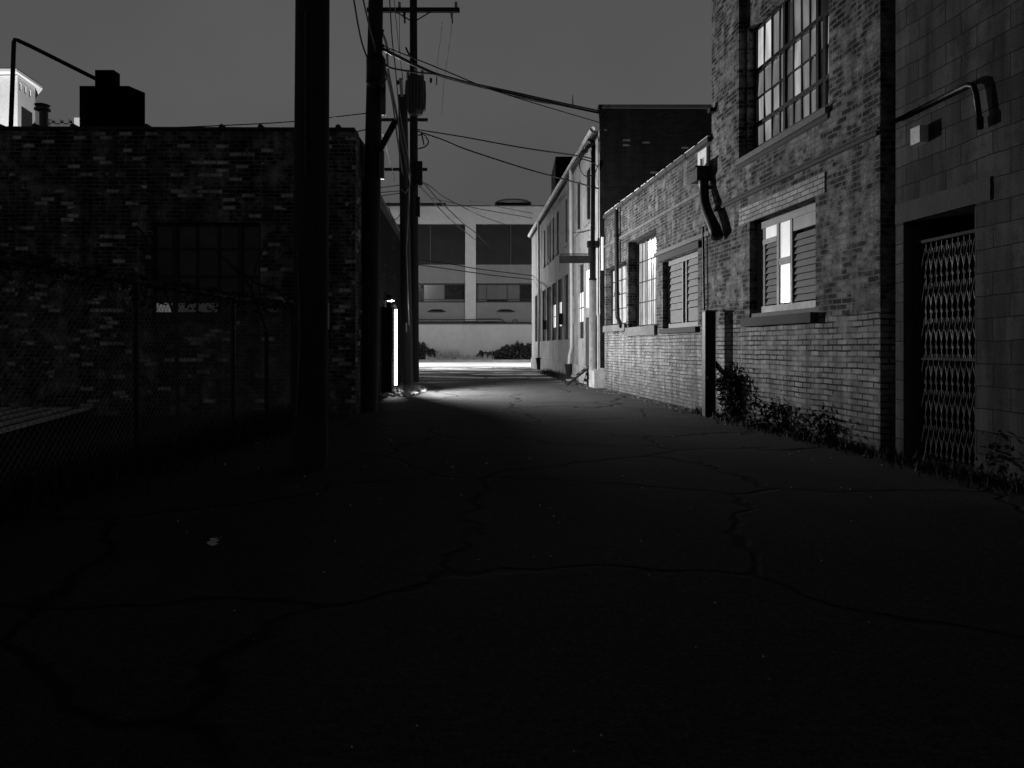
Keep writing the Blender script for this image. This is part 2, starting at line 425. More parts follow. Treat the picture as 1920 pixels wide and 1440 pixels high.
# downpipe between the lit windows
def downpipe(parent, pts, r, m='steel', name='downpipe', brackets=()):
    q = MB(); q.tube(pts, r, 10)
    for p in brackets: q.tube([p - Vector((0, 0, .03)), p + Vector((0, 0, .03))], r * 1.35, 10)
    return q.build(name, m, parent, False)
sp_ = S(Dx(1163))
pp = [R.P(sp_, 4.55, .10), R.P(sp_, 3.3, .09), R.P(sp_ - .03, 2.3, .09), R.P(sp_ - .1, 1.85, .09), R.P(sp_ - .42, 1.62, .08)]
downpipe(low, pp, .055, 'steel', brackets=[R.P(sp_, 3.9, .095), R.P(sp_ - .03, 2.45, .09)])
downpipe(low, [R.P(sp_ + .12, 4.62, .06), R.P(sp_ + .1, 2.9, .05)], .02, 'white_metal', 'conduit')
downpipe(low, [R.P(S(20.98), 4.1, .06), R.P(S(20.98), 3.2, .06)], .05, 'white_metal', 'downpipe')
# white vent frame under the coping beside the tall building
vf = MB(); e0, e1 = S(13.2), S(13.62)
fbox(vf, R, e0, e0 + .1, 4.15, 4.54, 0, .05); fbox(vf, R, e1 - .12, e1, 4.15, 4.54, 0, .05); fbox(vf, R, e0 + .1, e1 - .12, 4.40, 4.54, 0, .048)
vfo = vf.build('vent_frame', 'paint_white', low); fpanel('vent_cover', R, e0 + .1, e1 - .12, 4.15, 4.40, .02, 'conc', vfo)
# big hopper and elbowed spout that drops between the two brick buildings
hp = MB()
fbox(hp, R, S(13.10), S(13.42), 3.95, 4.16, .0, .25); fbox(hp, R, S(13.08), S(13.44), 4.16, 4.19, .0, .28)
hp.build('hopper', 'steel', low)
q = MB(); q.tube([PT(1319, 338, 13.15), PT(1320, 362, 13.1), PT(1322, 380, 13.0), PT(1327, 398, 12.85), PT(1334, 414, 12.7), PT(1340, 428, 12.6), PT(1345, 444, 12.5)], [.085, .08, .08, .085, .09, .10, .10], 14)
q.build('spout', 'steel', low, True)
downpipe(low, [R.P(S(13.35), 3.2, .05), R.P(S(13.3), 1.5, .05)], .02, 'steel', 'conduit')

# ------------------------------------------------------------------ tall brick building
tall = empty('brick_building', 'tall dark brick building with a big multi-pane window over a boarded one', 'building')
b = MB()
bigo = (S(9.25), S(11.94), 3.98, 6.9, .12)
smo = (S(9.57), S(11.54), 1.56, 3.00, .22)
facade(b, R, S(8.2), S(13.08), 0, 10.5, [bigo, smo], 0, 6)
# recessed panel round the big window, with the window opening itself cut through it
def sub_panel(mb, F, a, c, z0, z1, o, hole, r):
    ss = sorted({a, c, hole[0], hole[1]}); zs = sorted({z0, z1, hole[2], hole[3]})
    for p, q in zip(ss, ss[1:]):
        for u, v in zip(zs, zs[1:]):
            if hole[0] < (p + q) / 2 < hole[1] and hole[2] < (u + v) / 2 < hole[3]: continue
            mb.quad([F.P(p, u, o), F.P(q, u, o), F.P(q, v, o), F.P(p, v, o)], [(p, u), (q, u), (q, v), (p, v)])
    for sx in hole[:2]:
        mb.quad([F.P(sx, hole[2], o), F.P(sx, hole[3], o), F.P(sx, hole[3], o - r), F.P(sx, hole[2], o - r)], [(sx, hole[2]), (sx, hole[3]), (sx + r, hole[3]), (sx + r, hole[2])])
    for zx in hole[2:4]:
        mb.quad([F.P(hole[0], zx, o), F.P(hole[1], zx, o), F.P(hole[1], zx, o - r), F.P(hole[0], zx, o - r)], [(hole[0], zx), (hole[1], zx), (hole[1], zx + r), (hole[0], zx + r)])
wh = (S(9.27), S(11.90), 4.10, 6.02)
sub_panel(b, R, bigo[0], bigo[1], bigo[2], bigo[3], -.12, wh, .20)
b.build('wall', 'brick_tall', tall)
fpanel('backing', R, wh[0], wh[1], wh[2], wh[3], -.34, 'black', tall)
rnd = random.Random(5)
def pick_big(i, j, I, J):
    if (i, j) in ((0, 3), (1, 3)): return 'lit4'
    if i in (2,): return 'lit0' if rnd.random() < .8 else 'lit1'
    if i == 6: return 'lit0' if j in (3,) else 'lit1'
    x = rnd.random() + (.22 if j == J - 1 else (-.2 if j == 0 else 0)) + (.12 if i >= 8 else 0)
    return 'lit4' if x > 1.02 else 'lit3' if x > .72 else 'lit2' if x > .3 else 'lit1'
steel_window(tall, R, wh[0] + .02, wh[1] - .02, wh[2] + .06, wh[3], -.29,
             (0, .1, .2, .27, .36, .45, .54, .63, .7, .8, .9, 1), (0, .2, .42, .64, 1), pick_big, bar=.026, thick_c=(2, 3, 7), thick_r=(1, 3), jit=.014)
sb = MB(); fbox(sb, R, bigo[0], bigo[1] + .03, 3.92, 4.0, -.3, .05); sb.build('sill', 'stone', tall)
sb = MB(); fbox(sb, R, bigo[0], bigo[1] + .03, 3.86, 3.918, -.1, .02); sb.build('sill', 'stone_dark', tall)
# boarded lower window
w, W = boarded(tall, R, smo[0], smo[1], smo[2] + .06, smo[3] - .05, -.17, True, 10, None, (.452, .655), ((.03, .43), (.675, .89)), .22)
p = MB(); a, c, z0, z1 = smo[0], smo[1], smo[2] + .06, smo[3] - .05
fbox(p, R, a + W * .477, a + W * .632, z0 + .12, 2.27, -.165, -.14)
fbox(p, R, a + W * .477, a + W * .632, 2.365, z1 - .05, -.165, -.14)
fbox(p, R, a + W * .69, a + W * .855, 2.70, z1 - .06, -.165, -.125)
p.build('pane', 'frost_dim', w)
m = MB(); fbox(m, R, a + W * .46, a + W * .65, 2.27, 2.365, -.165, -.12); m.build('rail', 'board_frame', w)
m = MB(); fbox(m, R, a + W * .672, a + W * .90, 2.62, 2.695, -.165, -.118); m.build('rail', 'board_frame', w)
m = MB(); fbox(m, R, a + W * .875, c, z0, z1, -.16, -.13); m.build('jamb_board', 'board', w)
p = MB(); fbox(p, R, a + .08, a + W * .43, 2.69, z1 - .06, -.16, -.128); p.build('pane', 'lit1', w)
sb = MB(); fbox(sb, R, a - .06, c + .1, 1.43, 1.555, -.05, .10); sb.build('sill', 'stone_dark', tall)
sb = MB(); fbox(sb, R, a - .0, c + .0, 1.558, 1.62, -.16, -.02); sb.build('sill', 'stone', tall)
sb = MB(); fbox(sb, R, S(9.33), S(11.9), 2.99, 3.235, -.02, .014); sb.build('lintel', 'brick_panel', tall)
sb = MB(); fbox(sb, R, S(8.22), S(13.05), 3.38, 3.42, -.02, .035); fbox(sb, R, S(8.22), S(13.05), 3.44, 3.465, -.02, .02); sb.build('string_course', 'stone_dark', tall)
sb = MB(); fbox(sb, R, S(12.9), S(13.02), 5.05, 5.12, 0, .10); sb.build('bracket', 'steel', tall)

# ------------------------------------------------------------------ concrete block building with the gate
blk = empty('block_building', 'grey concrete block building at the right edge with an accordion security gate', 'building')
go = (S(6.77), S(7.80), .02, 2.38, .30)
b = MB(); facade(b, R, S(1.5), S(7.93), 0, 9.5, [go], 0, 6); b.build('wall', 'block', blk)
gap = MB(); fbox(gap, R, S(7.93), S(8.2), 0, 9.5, -1.2, -.35); gap.build('filler_wall', 'black', blk)
sb = MB(); fbox(sb, R, S(6.58), S(7.92), 2.38, 2.58, -.02, .012); sb.build('lintel', 'stone_dark', blk)
dr = fpanel('door', R, go[0], go[1], go[2], go[3], -.30, 'black', blk)
fr = MB(); fbox(fr, R, go[1] - .03, go[1], .02, 2.36, -.16, -.03); fbox(fr, R, go[0], go[0] + .05, .02, 2.36, -.16, -.03); fr.build('door_frame', 'stone_dark', blk)
# accordion gate: crossed bars between slim uprights; lit diagonal painted paler, other darker
gt = MB(); g0, g1 = go[0] + .05, go[1] - .06; n = 12; st = (g1 - g0) / n; top = 2.14
for k in range(n + 1):
    x = g0 + k * st
    gt.tube([R.P(x, .05, -.10), R.P(x, top, -.10)], .004, 5, mi=1)
for k in range(n):
    zz = .08
    while zz < top - .3:
        gt.tube([R.P(g0 + k * st, zz + .29, -.086), R.P(g0 + (k + 1) * st, zz, -.086)], .0045, 5)
        gt.tube([R.P(g0 + (k + 1) * st, zz + .29, -.112), R.P(g0 + k * st, zz, -.112)], .0045, 5, mi=1)
        zz += .345
gt.build('security_gate', ['gate_steel', 'steel'], blk)
gt = MB(); gt.tube([R.P(g1 + .04, .03, -.08), R.P(g1 + .04, 2.2, -.08)], .012, 8); fbox(gt, R, g0, g1, 2.15, 2.18, -.12, -.08); fbox(gt, R, g0, g1, 1.0, 1.02, -.12, -.08)
gt.build('gate_track', 'wood_dark', blk)
# conduit that turns down beside the block wall
q = MB(); q.tube([R.P(S(7.9), 3.42, .05), R.P(S(6.95), 3.43, .05), R.P(S(6.80), 3.43, .05), R.P(S(6.73), 3.40, .05), R.P(S(6.70), 3.32, .05), R.P(S(6.66), 3.1, .05)], .024, 10)
q.tube([R.P(S(6.66), 3.1, .05), R.P(S(6.655), 3.0, .05)], [.033, .03], 10)
q.build('conduit', 'steel', blk, True)
lx = MB(); fbox(lx, R, S(7.41), S(7.55), 3.09, 3.25, 0, .09); lxo = lx.build('junction_box', 'white_metal', blk)

# ------------------------------------------------------------------ stucco two-storey building
stu = empty('stucco_building', 'two-storey stucco building with narrow dark windows and a white gutter', 'building')
SP = RP.S; DP = lambda px: 3.73 / ((px - 960) / 1450 + .0634)
up = [(23.05, .8), (25.0, .8), (27.9, .62), (30.4, .62), (31.9, .55), (33.1, .5), (33.9, .5), (35.3, .6), (37.9, .7)]
ops = [(SP(d - w / 2), SP(d + w / 2), 4.86, 6.45, .035) for d, w in up]
gw = [(1085, 1096), (1070.5, 1077), (1058, 1067), (1047, 1054.5), (1036, 1043.5), (1026, 1033.5), (1017.5, 1024), (1010.5, 1014), (1004, 1008.5)]
gops = [(SP(DP(q)), SP(DP(p_)), 1.39, 3.76, .045) for p_, q in gw]
ops += gops
b = MB()
facade(b, RP, SP(21.04), SP(41.9), .55, 7.05, ops, 0, 0)
b.build('wall', 'plaster', stu)
b = MB(); fbox(b, RP, SP(21.04), SP(41.9), 0, .55, -.4, .05); b.build('plinth', 'stone_pale', stu)
b = MB()
G0 = RP.P(SP(21.04), 0)
b.quad([(G0.x, 21.05, 0), (10, 21.15, 0), (10, 21.15, 7.62), (G0.x - .02, 21.05, 7.62)], [(0, 0), (7.6, 0), (7.6, 7.6), (0, 7.6)])
b.quad([(G0.x, 21.06, 7.04), (10, 21.16, 7.04), (10, 21.5, 7.62), (G0.x, 21.4, 7.62)])
b.quad([(10, 21.15, 0), (10, 42, 0), (10, 42, 7.05), (10, 21.15, 7.05)])
F1 = RP.P(SP(41.9), 0)
b.quad([(F1.x, F1.y, 0), (10, 42, 0), (10, 42, 7.05), (F1.x, F1.y, 7.05)])
b.build('gable_wall', 'brick_gable', stu)
b = MB(); b.box(((G0.x + 10) / 2, 21.2, 7.66), 10 - G0.x + .1, .42, .09); b.build('coping', 'stone_dark', stu)
b = MB(); b.quad([(G0.x, 21.3, 7.06), (10, 21.3, 7.06), (10, 42, 7.06), (F1.x, 42, 7.06)]); b.build('roof', 'roofing', stu)
q = MB(); q.tube([RP.P(SP(21.45), 7.16, .14), RP.P(SP(42.1), 7.16, .14)], .075, 10); q.build('gutter', 'white_metal', stu, True)
q = MB(); fbox(q, RP, SP(21.3), SP(42), 7.0, 7.07, 0, .12); q.build('fascia', 'stone_dark', stu)
for k, (a, c, z0, z1, r) in enumerate(ops):
    ground_row = z0 < 2
    fr = MB(); fbox(fr, RP, a, c, z0, z1, -r - .03, -r)
    win = fr.build('window', 'glass_matt' if not ground_row else 'dark_louvre', stu)
    m = MB()
    if ground_row:
        fbox(m, RP, a, a + .06, z0, z1, -r, .02); fbox(m, RP, c - .06, c, z0, z1, -r, .02); fbox(m, RP, a + .06, c - .06, z1 - .05, z1, -r, .018)
        m.build('frame', 'plaster', win)
    else:
        fbox(m, RP, a - .04, c + .04, z0 - .12, z0, -.02, .07); m.build('sill', 'conc', win)
for k, f0, f1 in ((0, .08, .9), (1, .1, .75), (3, .15, .8), (4, .15, .85), (7, .1, .9)):
    a, c = gops[k][:2]; m = MB(); w_ = c - a
    fbox(m, RP, a + w_ * f0, a + w_ * f1, 1.92, 2.84, -.045, -.03); pn = m.build('lit_pane', 'frost', stu)
    m = MB(); fbox(m, RP, a + w_ * f0, a + w_ * f1, 2.34, 2.37, -.03, -.02)
    fbox(m, RP, a + w_ * (f0 + .62 * (f1 - f0)), a + w_ * (f0 + .68 * (f1 - f0)), 1.92, 2.84, -.03, -.018); m.build('glazing_bar', 'steel', pn)
m = MB(); fbox(m, RP, SP(22.4), SP(23.3), 2.30, 3.40, 0, .02); m.build('lit_pane', 'frost', stu)
m = MB(); fbox(m, RP, SP(22.45), SP(22.9), 3.40, 3.75, 0, .016); m.build('lit_pane', 'lit2', stu)
m = MB(); fbox(m, RP, SP(22.45), SP(23.35), .0 + .56, 2.0, 0, .03); m.build('door', 'stone_dark', stu)
# downpipes with dark boots
for px_, rr in ((1014.6, .055), (1076.5, .05)):
    s_ = SP(DP(px_))
    pts = [RP.P(s_, 7.08, .12), RP.P(s_, 3.0, .09), RP.P(s_, 1.1, .09), RP.P(s_ + .1, .85, .14), RP.P(s_ + .15, .5, .16)]
    if px_ < 1050: pts = [RP.P(s_, 7.08, .12), RP.P(s_, 3.0, .09), RP.P(s_, .55, .12)]
    downpipe(stu, pts, rr, 'white_metal')
    e = pts[-1]; q = MB(); q.tube([e + Vector((0, 0, .05)), Vector((e.x, e.y, .02))], [.14, .07], 10); q.build('downpipe_boot', 'steel', stu)
# the pier, the service mast with its gooseneck and the heavy standpipe at the near corner
m = MB(); fbox(m, RP, SP(21.04), SP(21.9), 0, .52, .03, .16); m.build('pier_base', 'stone_pale', stu)
m = MB(); fbox(m, RP, SP(21.06), SP(22.1), .52, 2.0, .0, .06); m.build('pier', 'plaster', stu)
m = MB(); fbox(m, RP, SP(21.55), SP(21.8), .6, 1.25, .06, .10); m.build('meter_box', 'stone_dark', stu)
downpipe(stu, [RP.P(SP(22.05), 2.0, .09), RP.P(SP(22.05), .05, .09)], .03, 'white_metal', 'conduit')
q = MB(); s_ = SP(21.22)
q.tube([RP.P(s_, .5, .17), RP.P(s_, 2.95, .17)], .10, 14); q.build('standpipe', 'steel_lit', stu, True)
q = MB(); q.tube([RP.P(s_, 2.95, .17), RP.P(s_, 3.0, .17)], .11, 14); q.tube([RP.P(s_, 3.0, .17), RP.P(s_, 3.85, .17)], .085, 14)
q.tube([RP.P(s_, 3.85, .17), RP.P(s_, 4.02, .17)], .16, 14); q.tube([RP.P(s_, 4.02, .17), RP.P(s_, 6.62, .15)], .06, 12)
q.tube([RP.P(s_, 6.6, .15), RP.P(s_ + .05, 6.75, .17), RP.P(s_ + .2, 6.84, .22), RP.P(s_ + .5, 6.78, .24), RP.P(s_ + .7, 6.66, .26)], .07, 12)
q.build('service_mast', 'steel', stu, True)
for pts in (((1114, 268), (1100, 276), (1088, 300), (1088, 318), (1098, 330), (1114, 326), (1121, 310)),
            ((1112, 270), (1094, 282), (1086, 296), (1100, 300), (1114, 306), (1120, 312)),
            ((1110, 272), (1092, 290), (1090, 296))):
    cable(pts, 21.0, 21.0, .016, None, name='service_loop', parent=stu)
# small signs and boxes that stand out from the wall
m = MB(); m.box((X(1079, 22.3), 22.3, 3.65), .95, .06, .22); m.box((X(1082, 22.3), 22.3, 3.80), 1.0, .03, .03); m.build('sign_board', 'steel', stu)
m = MB(); m.box((X(1055, 29.0), 29.0, Z(598, 29.0)), .33, .22, .42); m.build('utility_box', 'steel', stu)
m = MB(); m.box((X(1024, 34.6), 34.6, Z(609, 34.6)), .34, .25, .40); m.build('utility_box', 'tank', stu)
cable(((1001, 433), (1030, 437), (1060, 438), (1088, 436), (1110, 431)), 41, 21.6, .012, None, name='wall_cable', parent=stu)
m = MB(); m.tube([(X(1088, 25.5) + .35, 25.5, 6.9), (X(1088, 25.5) + .35, 25.5, Z(262, 25.5))], .17, 14); m.tube([(X(1088, 25.5) + .35, 25.5, Z(264, 25.5)), (X(1088, 25.5) + .35, 25.5, Z(258, 25.5))], .19, 14)
m.build('chimney', 'steel', stu)
m = MB(); m.box((5.6, 39.3, 8.6), 7.0, 4, 3.4); m.build('roof_room', 'brick_gable', stu)

# small metal stair by the stucco building's door
st = empty('metal_steps', 'small dark metal stair leaning up to the stucco building\'s side door', 'stairs')
a0, a1 = PT(1062, 720, 23.2), PT(1104, 688, 22.4)
b = MB()
for off in (-.28, .28):
    o_ = Vector((0, off, 0)); b.tube([a0 + o_, a1 + o_], .035, 6)
b.build('stringer', 'steel', st)
for k in range(4):
    t_ = (k + .6) / 4.2; p_ = a0.lerp(a1, t_); b = MB(); b.box(p_ + Vector((0, 0, .05)), .17, .62, .03); b.build('tread', 'steel_lit', st)
for off in (-.28, .28):
    b = MB(); b.tube([a1 + Vector((0, off, 0)), Vector((a1.x, a1.y + off, 0))], .03, 6); b.build('leg', 'steel', st)

# ------------------------------------------------------------------ far building across the street
far = empty('office_building', 'wide pale office block across the street with dark louvred bands and a white column', 'building')
FF = Fr(0, 60.6, 1, 0, 0, -1); zf = lambda y: Z(y, 60.6)
b = MB(); fbox(b, FF, -40, 25, zf(420), zf(387), -12, 0); fbox(b, FF, -40, 25, 0, zf(420), -12, -.45); b.build('wall', 'conc_white', far)
b = MB(); fbox(b, FF, -40, 25, zf(387), zf(385), -12, .08); b.build('coping', 'stone_dark', far)
pit = 9.05
for k in range(-4, 3):
    xc = -3.25 + k * pit
    b = MB(); fbox(b, FF, xc - .42, xc + .42, zf(604), zf(420), -.45, 0); b.build('column', 'conc_white', far)
for k in range(-4, 2):
    x0, x1 = -3.25 + k * pit + .42, -3.25 + (k + 1) * pit - .42
    L_ = MB(); n_ = 40; h_ = (zf(420) - zf(495)) / n_
    for j in range(n_):
        z_ = zf(495) + j * h_
        L_.quad([FF.P(x0, z_, -.12), FF.P(x1, z_, -.12), FF.P(x1, z_ + h_ * .8, -.2), FF.P(x0, z_ + h_ * .8, -.2)])
        L_.quad([FF.P(x0, z_, -.12), FF.P(x1, z_, -.12), FF.P(x1, z_, -.3), FF.P(x0, z_, -.3)])
    for x_ in (x0 + (x1 - x0) / 3, x0 + 2 * (x1 - x0) / 3): fbox(L_, FF, x_ - .02, x_ + .02, zf(495), zf(420), -.2, -.11)
    L_.build('louvre_panel', 'louvre', far)
    b = MB(); fbox(b, FF, x0, x1, zf(531), zf(496), -.45, -.10); fbox(b, FF, x0, x1, zf(604), zf(567), -.45, -.10); b.build('spandrel', 'conc_grey', far)
    w = steel_window(far, FF, x0, x1, zf(566), zf(532), -.36, (0, .1, .3, .42, .6, .8, 1), (0, .15, 1), lambda i, j, I, J: random.choice(('glass_dark', 'glass_dark', 'lit0', 'lit0', 'lit0')), bar=.06)
    b = MB()
    cx_ = x0 + (2.33 if k >= 0 else 5.98)
    for j in range(9):
        t0, t1 = math.pi * j / 9, math.pi * (j + 1) / 9
        for z_ in (0,):
            b.quad([FF.P(cx_ - .75 * math.cos(t0), zf(584), -.10 + .3 * math.sin(t0)), FF.P(cx_ - .75 * math.cos(t1), zf(584), -.10 + .3 * math.sin(t1)), FF.P(cx_ - .4 * math.cos(t1), zf(580), -.10 + .1 * math.sin(t1)), FF.P(cx_ - .4 * math.cos(t0), zf(580), -.10 + .1 * math.sin(t0))])
    b.build('wall_light', 'steel', far)
b = MB(); fbox(b, FF, -16, -5.9 + .6, zf(386), zf(376), -6, -1); b.build('rooftop_unit', 'conc_grey', far)
m = MB(); cx, cy = X(962, 63), 63
m.tube([(cx, cy, Z(386, 63)), (cx, cy, Z(381, 63)), (cx, cy, Z(378, 63)), (cx, cy, Z(376.5, 63))], [1.45, 1.5, 1.3, .9], 24); m.build('rooftop_tank', 'conc_grey', far)

# retaining wall, railing pipes, planting in front of it
rw = empty('retaining_wall', 'smooth white retaining wall behind the street planting, with pipe rail on top', 'wall')
b = MB(); b.box((-7, 60.15, 1.44), 66, .3, 2.88); b.build('wall', 'conc_white', rw)
b = MB(); b.box((-7, 60.12, 2.92), 66, .42, .09); b.build('coping', 'stone_dark', rw)
b = MB()
for z_, r_ in ((3.12, .03), (3.24, .035)): b.tube([(-40, 60.1, z_), (X(895, 60.1), 60.1, z_)], r_, 6)
b.tube([(X(895, 60.1), 60.1, 3.26), (X(935, 60.1), 60.1, 3.28), (X(942, 60.1), 60.1, 3.2), (X(947, 60.1), 60.1, 2.96)], .05, 8)
b.tube([(X(960, 60.1), 60.1, 2.96), (X(963, 60.1), 60.1, 3.22), (X(968, 60.1), 60.1, 3.22), (X(971, 60.1), 60.1, 2.96)], .04, 8)
for k in range(30): b.tube([(-40 + k * 1.25, 60.1, 2.95), (-40 + k * 1.25, 60.1, 3.26)], .02, 5)
b.build('rail', 'steel', rw)

def leafy(mb, fn, n, size, mi=0, rr=random):
    """scatter small leaf faces through a volume given by fn() -> point or None"""
    k = 0
    while k < n:
        p = fn()
        if p is None: continue
        k += 1
        a = Vector((rr.gauss(0, 1), rr.gauss(0, 1), rr.gauss(0, 1))).normalized(); c = a.orthogonal().normalized()
        c = (c + a.cross(c) * rr.uniform(-1, 1)).normalized(); d = a.cross(c)
        s_ = size * rr.uniform(.6, 1.3)
        mb.quad([p - c * s_, p + d * s_ * .45, p + c * s_, p - d * s_ * .45], [(0, 0)] * 4, mi)
def hedge(x0, x1, y0, y1, h, n, size, label, bumps=5, seed=1, cat='hedge', name='hedge'):
    rr = random.Random(seed); hs = [(rr.uniform(x0, x1), rr.uniform(.75, 1.05)) for _ in range(bumps)]
    def fn():
        x, y = rr.uniform(x0, x1), rr.uniform(y0, y1)
        e = min((x - x0), (x1 - x)) / (x1 - x0)
        top = h * (1 - .45 * max(0, .22 - e) / .22) * (.88 + .12 * math.sin(x * 5 + seed) * math.sin(x * 11))
        z = top * rr.random() ** .6
        return Vector((x, y, z))
    m = MB(); leafy(m, fn, n, size, 0, rr)
    return m, tag(m.build(name, 'leaf'), label, cat)
hedge(X(923, 59), 5.5, 58.9, 59.8, 1.55, 5000, .10, 'dark clipped hedge on the right in front of the white retaining wall', seed=3)
hedge(X(893, 59), X(926, 59), 58.9, 59.7, .85, 1100, .09, 'low shrub at the left end of the dark hedge', seed=4, cat='shrub', name='shrub')
hedge(X(760, 59), X(802, 59), 58.9, 59.9, 1.65, 2000, .09, 'rounded dark shrub beside the timber pole, before the white wall', seed=5, cat='shrub', name='shrub')
hedge(X(795, 59), X(823, 59), 58.9, 59.6, 1.05, 1100, .08, 'lower shrub between the rounded shrub and the pale grass', seed=6, cat='shrub', name='shrub')
m = MB(); rr = random.Random(9)
for k in range(1500):
    x = rr.uniform(X(800, 59), X(925, 59)); y = rr.uniform(58.7, 59.9); h_ = rr.uniform(.2, .75) * (1.25 if X(818, 59) < x < X(862, 59) else .7) * (.75 + .5 * math.sin(x * 7) ** 2)
    lean = Vector((rr.uniform(-.25, .25), rr.uniform(-.1, .1), 1)) * h_; p = Vector((x, y, .1)); w_ = .025
    m.quad([p - Vector((w_, 0, 0)), p + Vector((w_, 0, 0)), p + lean], [(0, 0)] * 3)
tag(m.build('tall_grass', 'leaf_dry'), 'pale dry grass tufts along the foot of the white retaining wall', 'grass', kind='stuff')

# ------------------------------------------------------------------ left: garage building with the hidden wall lamp
gar = empty('garage_building', 'dark flat-roofed garage building along the left side behind the utility poles', 'building')
SL = LB.S
b = MB(); facade(b, LB, SL(15.3), SL(26.2), 0, 4.40, [(SL(19.1), SL(20.6), 0.02, 2.5, .12)], 0, 8); 
b.build('wall', 'plaster_garage' if 'plaster_garage' in M else 'brick_gable', gar)
fpanel('door', LB, SL(19.1), SL(20.6), .02, 2.5, -.12, 'black', gar)
q = MB(); fbox(q, LB, SL(15.2), SL(26.3), 4.36, 4.46, -.1, .13); q.build('roof_edge', 'stone', gar)
# added box the lamp hides behind, sized to cut light on the ground
q = MB(); fbox(q, LB, SL(18.30), SL(18.66), 0, 2.06, 0, .235); q.build('added_lamp_blocker', 'brick_gable', gar)
q = MB(); fbox(q, LB, SL(18.26), SL(18.66), 2.062, 2.075, -.01, .237); q.build('added_lamp_blocker_cap', 'stone_dark', gar)
# upright strip on the wall, made to glow, with its curled elbow
s_ = SL(21.45)
q = MB(); q.tube([LB.P(s_, .06, .06), LB.P(s_, 2.16, .06)], .036, 10); stp = q.build('glowing_strip', 'strip', gar, True)
q = MB(); q.tube([LB.P(s_, 2.16, .06), LB.P(s_, 2.24, .05), LB.P(s_ - .02, 2.29, .02), LB.P(s_ - .06, 2.27, .0)], .028, 8); q.build('elbow', 'white_metal', stp, True)
q = MB(); fbox(q, LB, SL(24.9), SL(25.2), 0, 3.9, 0, .1); q.build('pilaster', 'stone_dark', gar)
# wall lamp
LAMP = LB.P(SL(18.85), 2.115, .11)
q = MB(); fbox(q, LB, SL(18.70), SL(19.0), 2.25, 2.31, 0, .24); fbox(q, LB, SL(18.70), SL(19.0), 1.98, 2.248, 0, .03); wl = q.build('wall_lamp', 'steel', gar)
q = MB(); fbox(q, LB, SL(18.80), SL(18.9), 2.23, 2.248, .08, .2); q.build('lens', 'lens', wl)

# ------------------------------------------------------------------ left: dark brick building facing the camera
lbk = empty('brick_building', 'sooty brick building on the left with a chimney box on its roof', 'building')
BF = Fr(0, 12.8, 1, .012, .012, -1)
bx = lambda px: X(px, 12.8); bz = lambda y: Z(y, 12.8)
wo = (bx(287), bx(490), bz(590), bz(418), .16)
b = MB(); facade(b, BF, -16, bx(667), 0, bz(246), [wo], 0, 2.3); b.build('wall', 'brick_dark', lbk)
b = MB()
x_ = -16
while x_ < bx(668) - .05:
    e = min(x_ + .61, bx(669)); fbox(b, BF, x_, e - .012, bz(246.5), bz(241.5), -.35, .05)
    x_ = e
b.build('coping', 'stone_dark', lbk)
for px_ in (8, 75, 145, 281, 420, 492, 636):
    m = MB(); m.tube([BF.P(bx(px_), bz(241), .06), BF.P(bx(px_), bz(241), -.3)], .045, 10); m.build('coping_saddle', 'stone_dark', lbk)
fpanel('backing', BF, wo[0], wo[1], wo[2], wo[3], -.2, 'black', lbk)
wr = random.Random(3)
def pick_b1(i, j, I, J):
    if j == 0 and i == 0: return 'lit1'
    if j == 0 and i in (1, 2): return 'lit0'
    return 'pane_b1'
M['pane_b1'] = plain('dusty_glass', .05, .5, 0, var=.5, bump=0)
steel_window(lbk, BF, wo[0], wo[1], wo[2], wo[3], -.12, (0, .2, .4, .6, .8, 1), (0, .14, .42, .72, 1), pick_b1, bar=.035, thick_c=(1, 4), label='dark steel-framed window of the sooty brick building, with faint light in its bottom panes')
b = MB(); fbox(b, BF, wo[0] - .05, wo[1] + .05, wo[2] - .09, wo[2], -.03, .05); b.build('sill', 'stone_dark', lbk)
# rooftop box, its smaller box, vent pipe, bent pipe frame
def chim(name, p0, p1, y0, y1, D, dep, parent):
    x0_, x1_ = X(p0, D), X(p1, D); m = MB(); c_ = (x1_ - x0_) * .2; zt = Z(y1, D); zb = 4.6
    D2, D3 = D + dep * .6, D + dep
    pl = [(x0_, D), (X(p1 - (p1 - p0) * .25, D), D), (X(p1, D2), D2), (X(p1 - 2, D3), D3), (x0_, D3)]
    for k in range(5):
        a_, c2 = pl[k], pl[(k + 1) % 5]
        m.quad([(a_[0], a_[1], Z(y0, D) if y0 < 240 else zb), (c2[0], c2[1], Z(y0, D) if y0 < 240 else zb), (c2[0], c2[1], zt), (a_[0], a_[1], zt)])
    m.quad([(p[0], p[1], zt) for p in pl], [(0, 0)] * 5)
    return m.build(name, 'black', parent)
ch = chim('chimney', 149, 272, 260, 161, 13.2, .6, lbk)
chim('chimney_cap', 178, 225, 161.5, 131, 13.3, .35, ch)
q = MB(); q.tube([PT(20, 250, 13.0), PT(26, 80, 13.0), PT(28, 74, 13.0), PT(34, 76, 13.02), PT(60, 88, 13.1), PT(180, 148, 13.5)], .035, 10); q.build('pipe_frame', 'steel', lbk, True)
q = MB(); q.tube([PT(82, 250, 14.5), PT(82, 205, 14.5)], .075, 12); q.tube([PT(79.5, 207, 14.5), PT(79.5, 204, 14.5)], .14, 14); q.tube([PT(79.5, 204, 14.5), PT(79.5, 200, 14.5)], .09, 14); q.tube([PT(79.5, 200, 14.5), PT(79.5, 197, 14.5), PT(79.5, 194, 14.5)], [.12, .14, .05], 14)
q.build('roof_vent', 'tank', lbk)

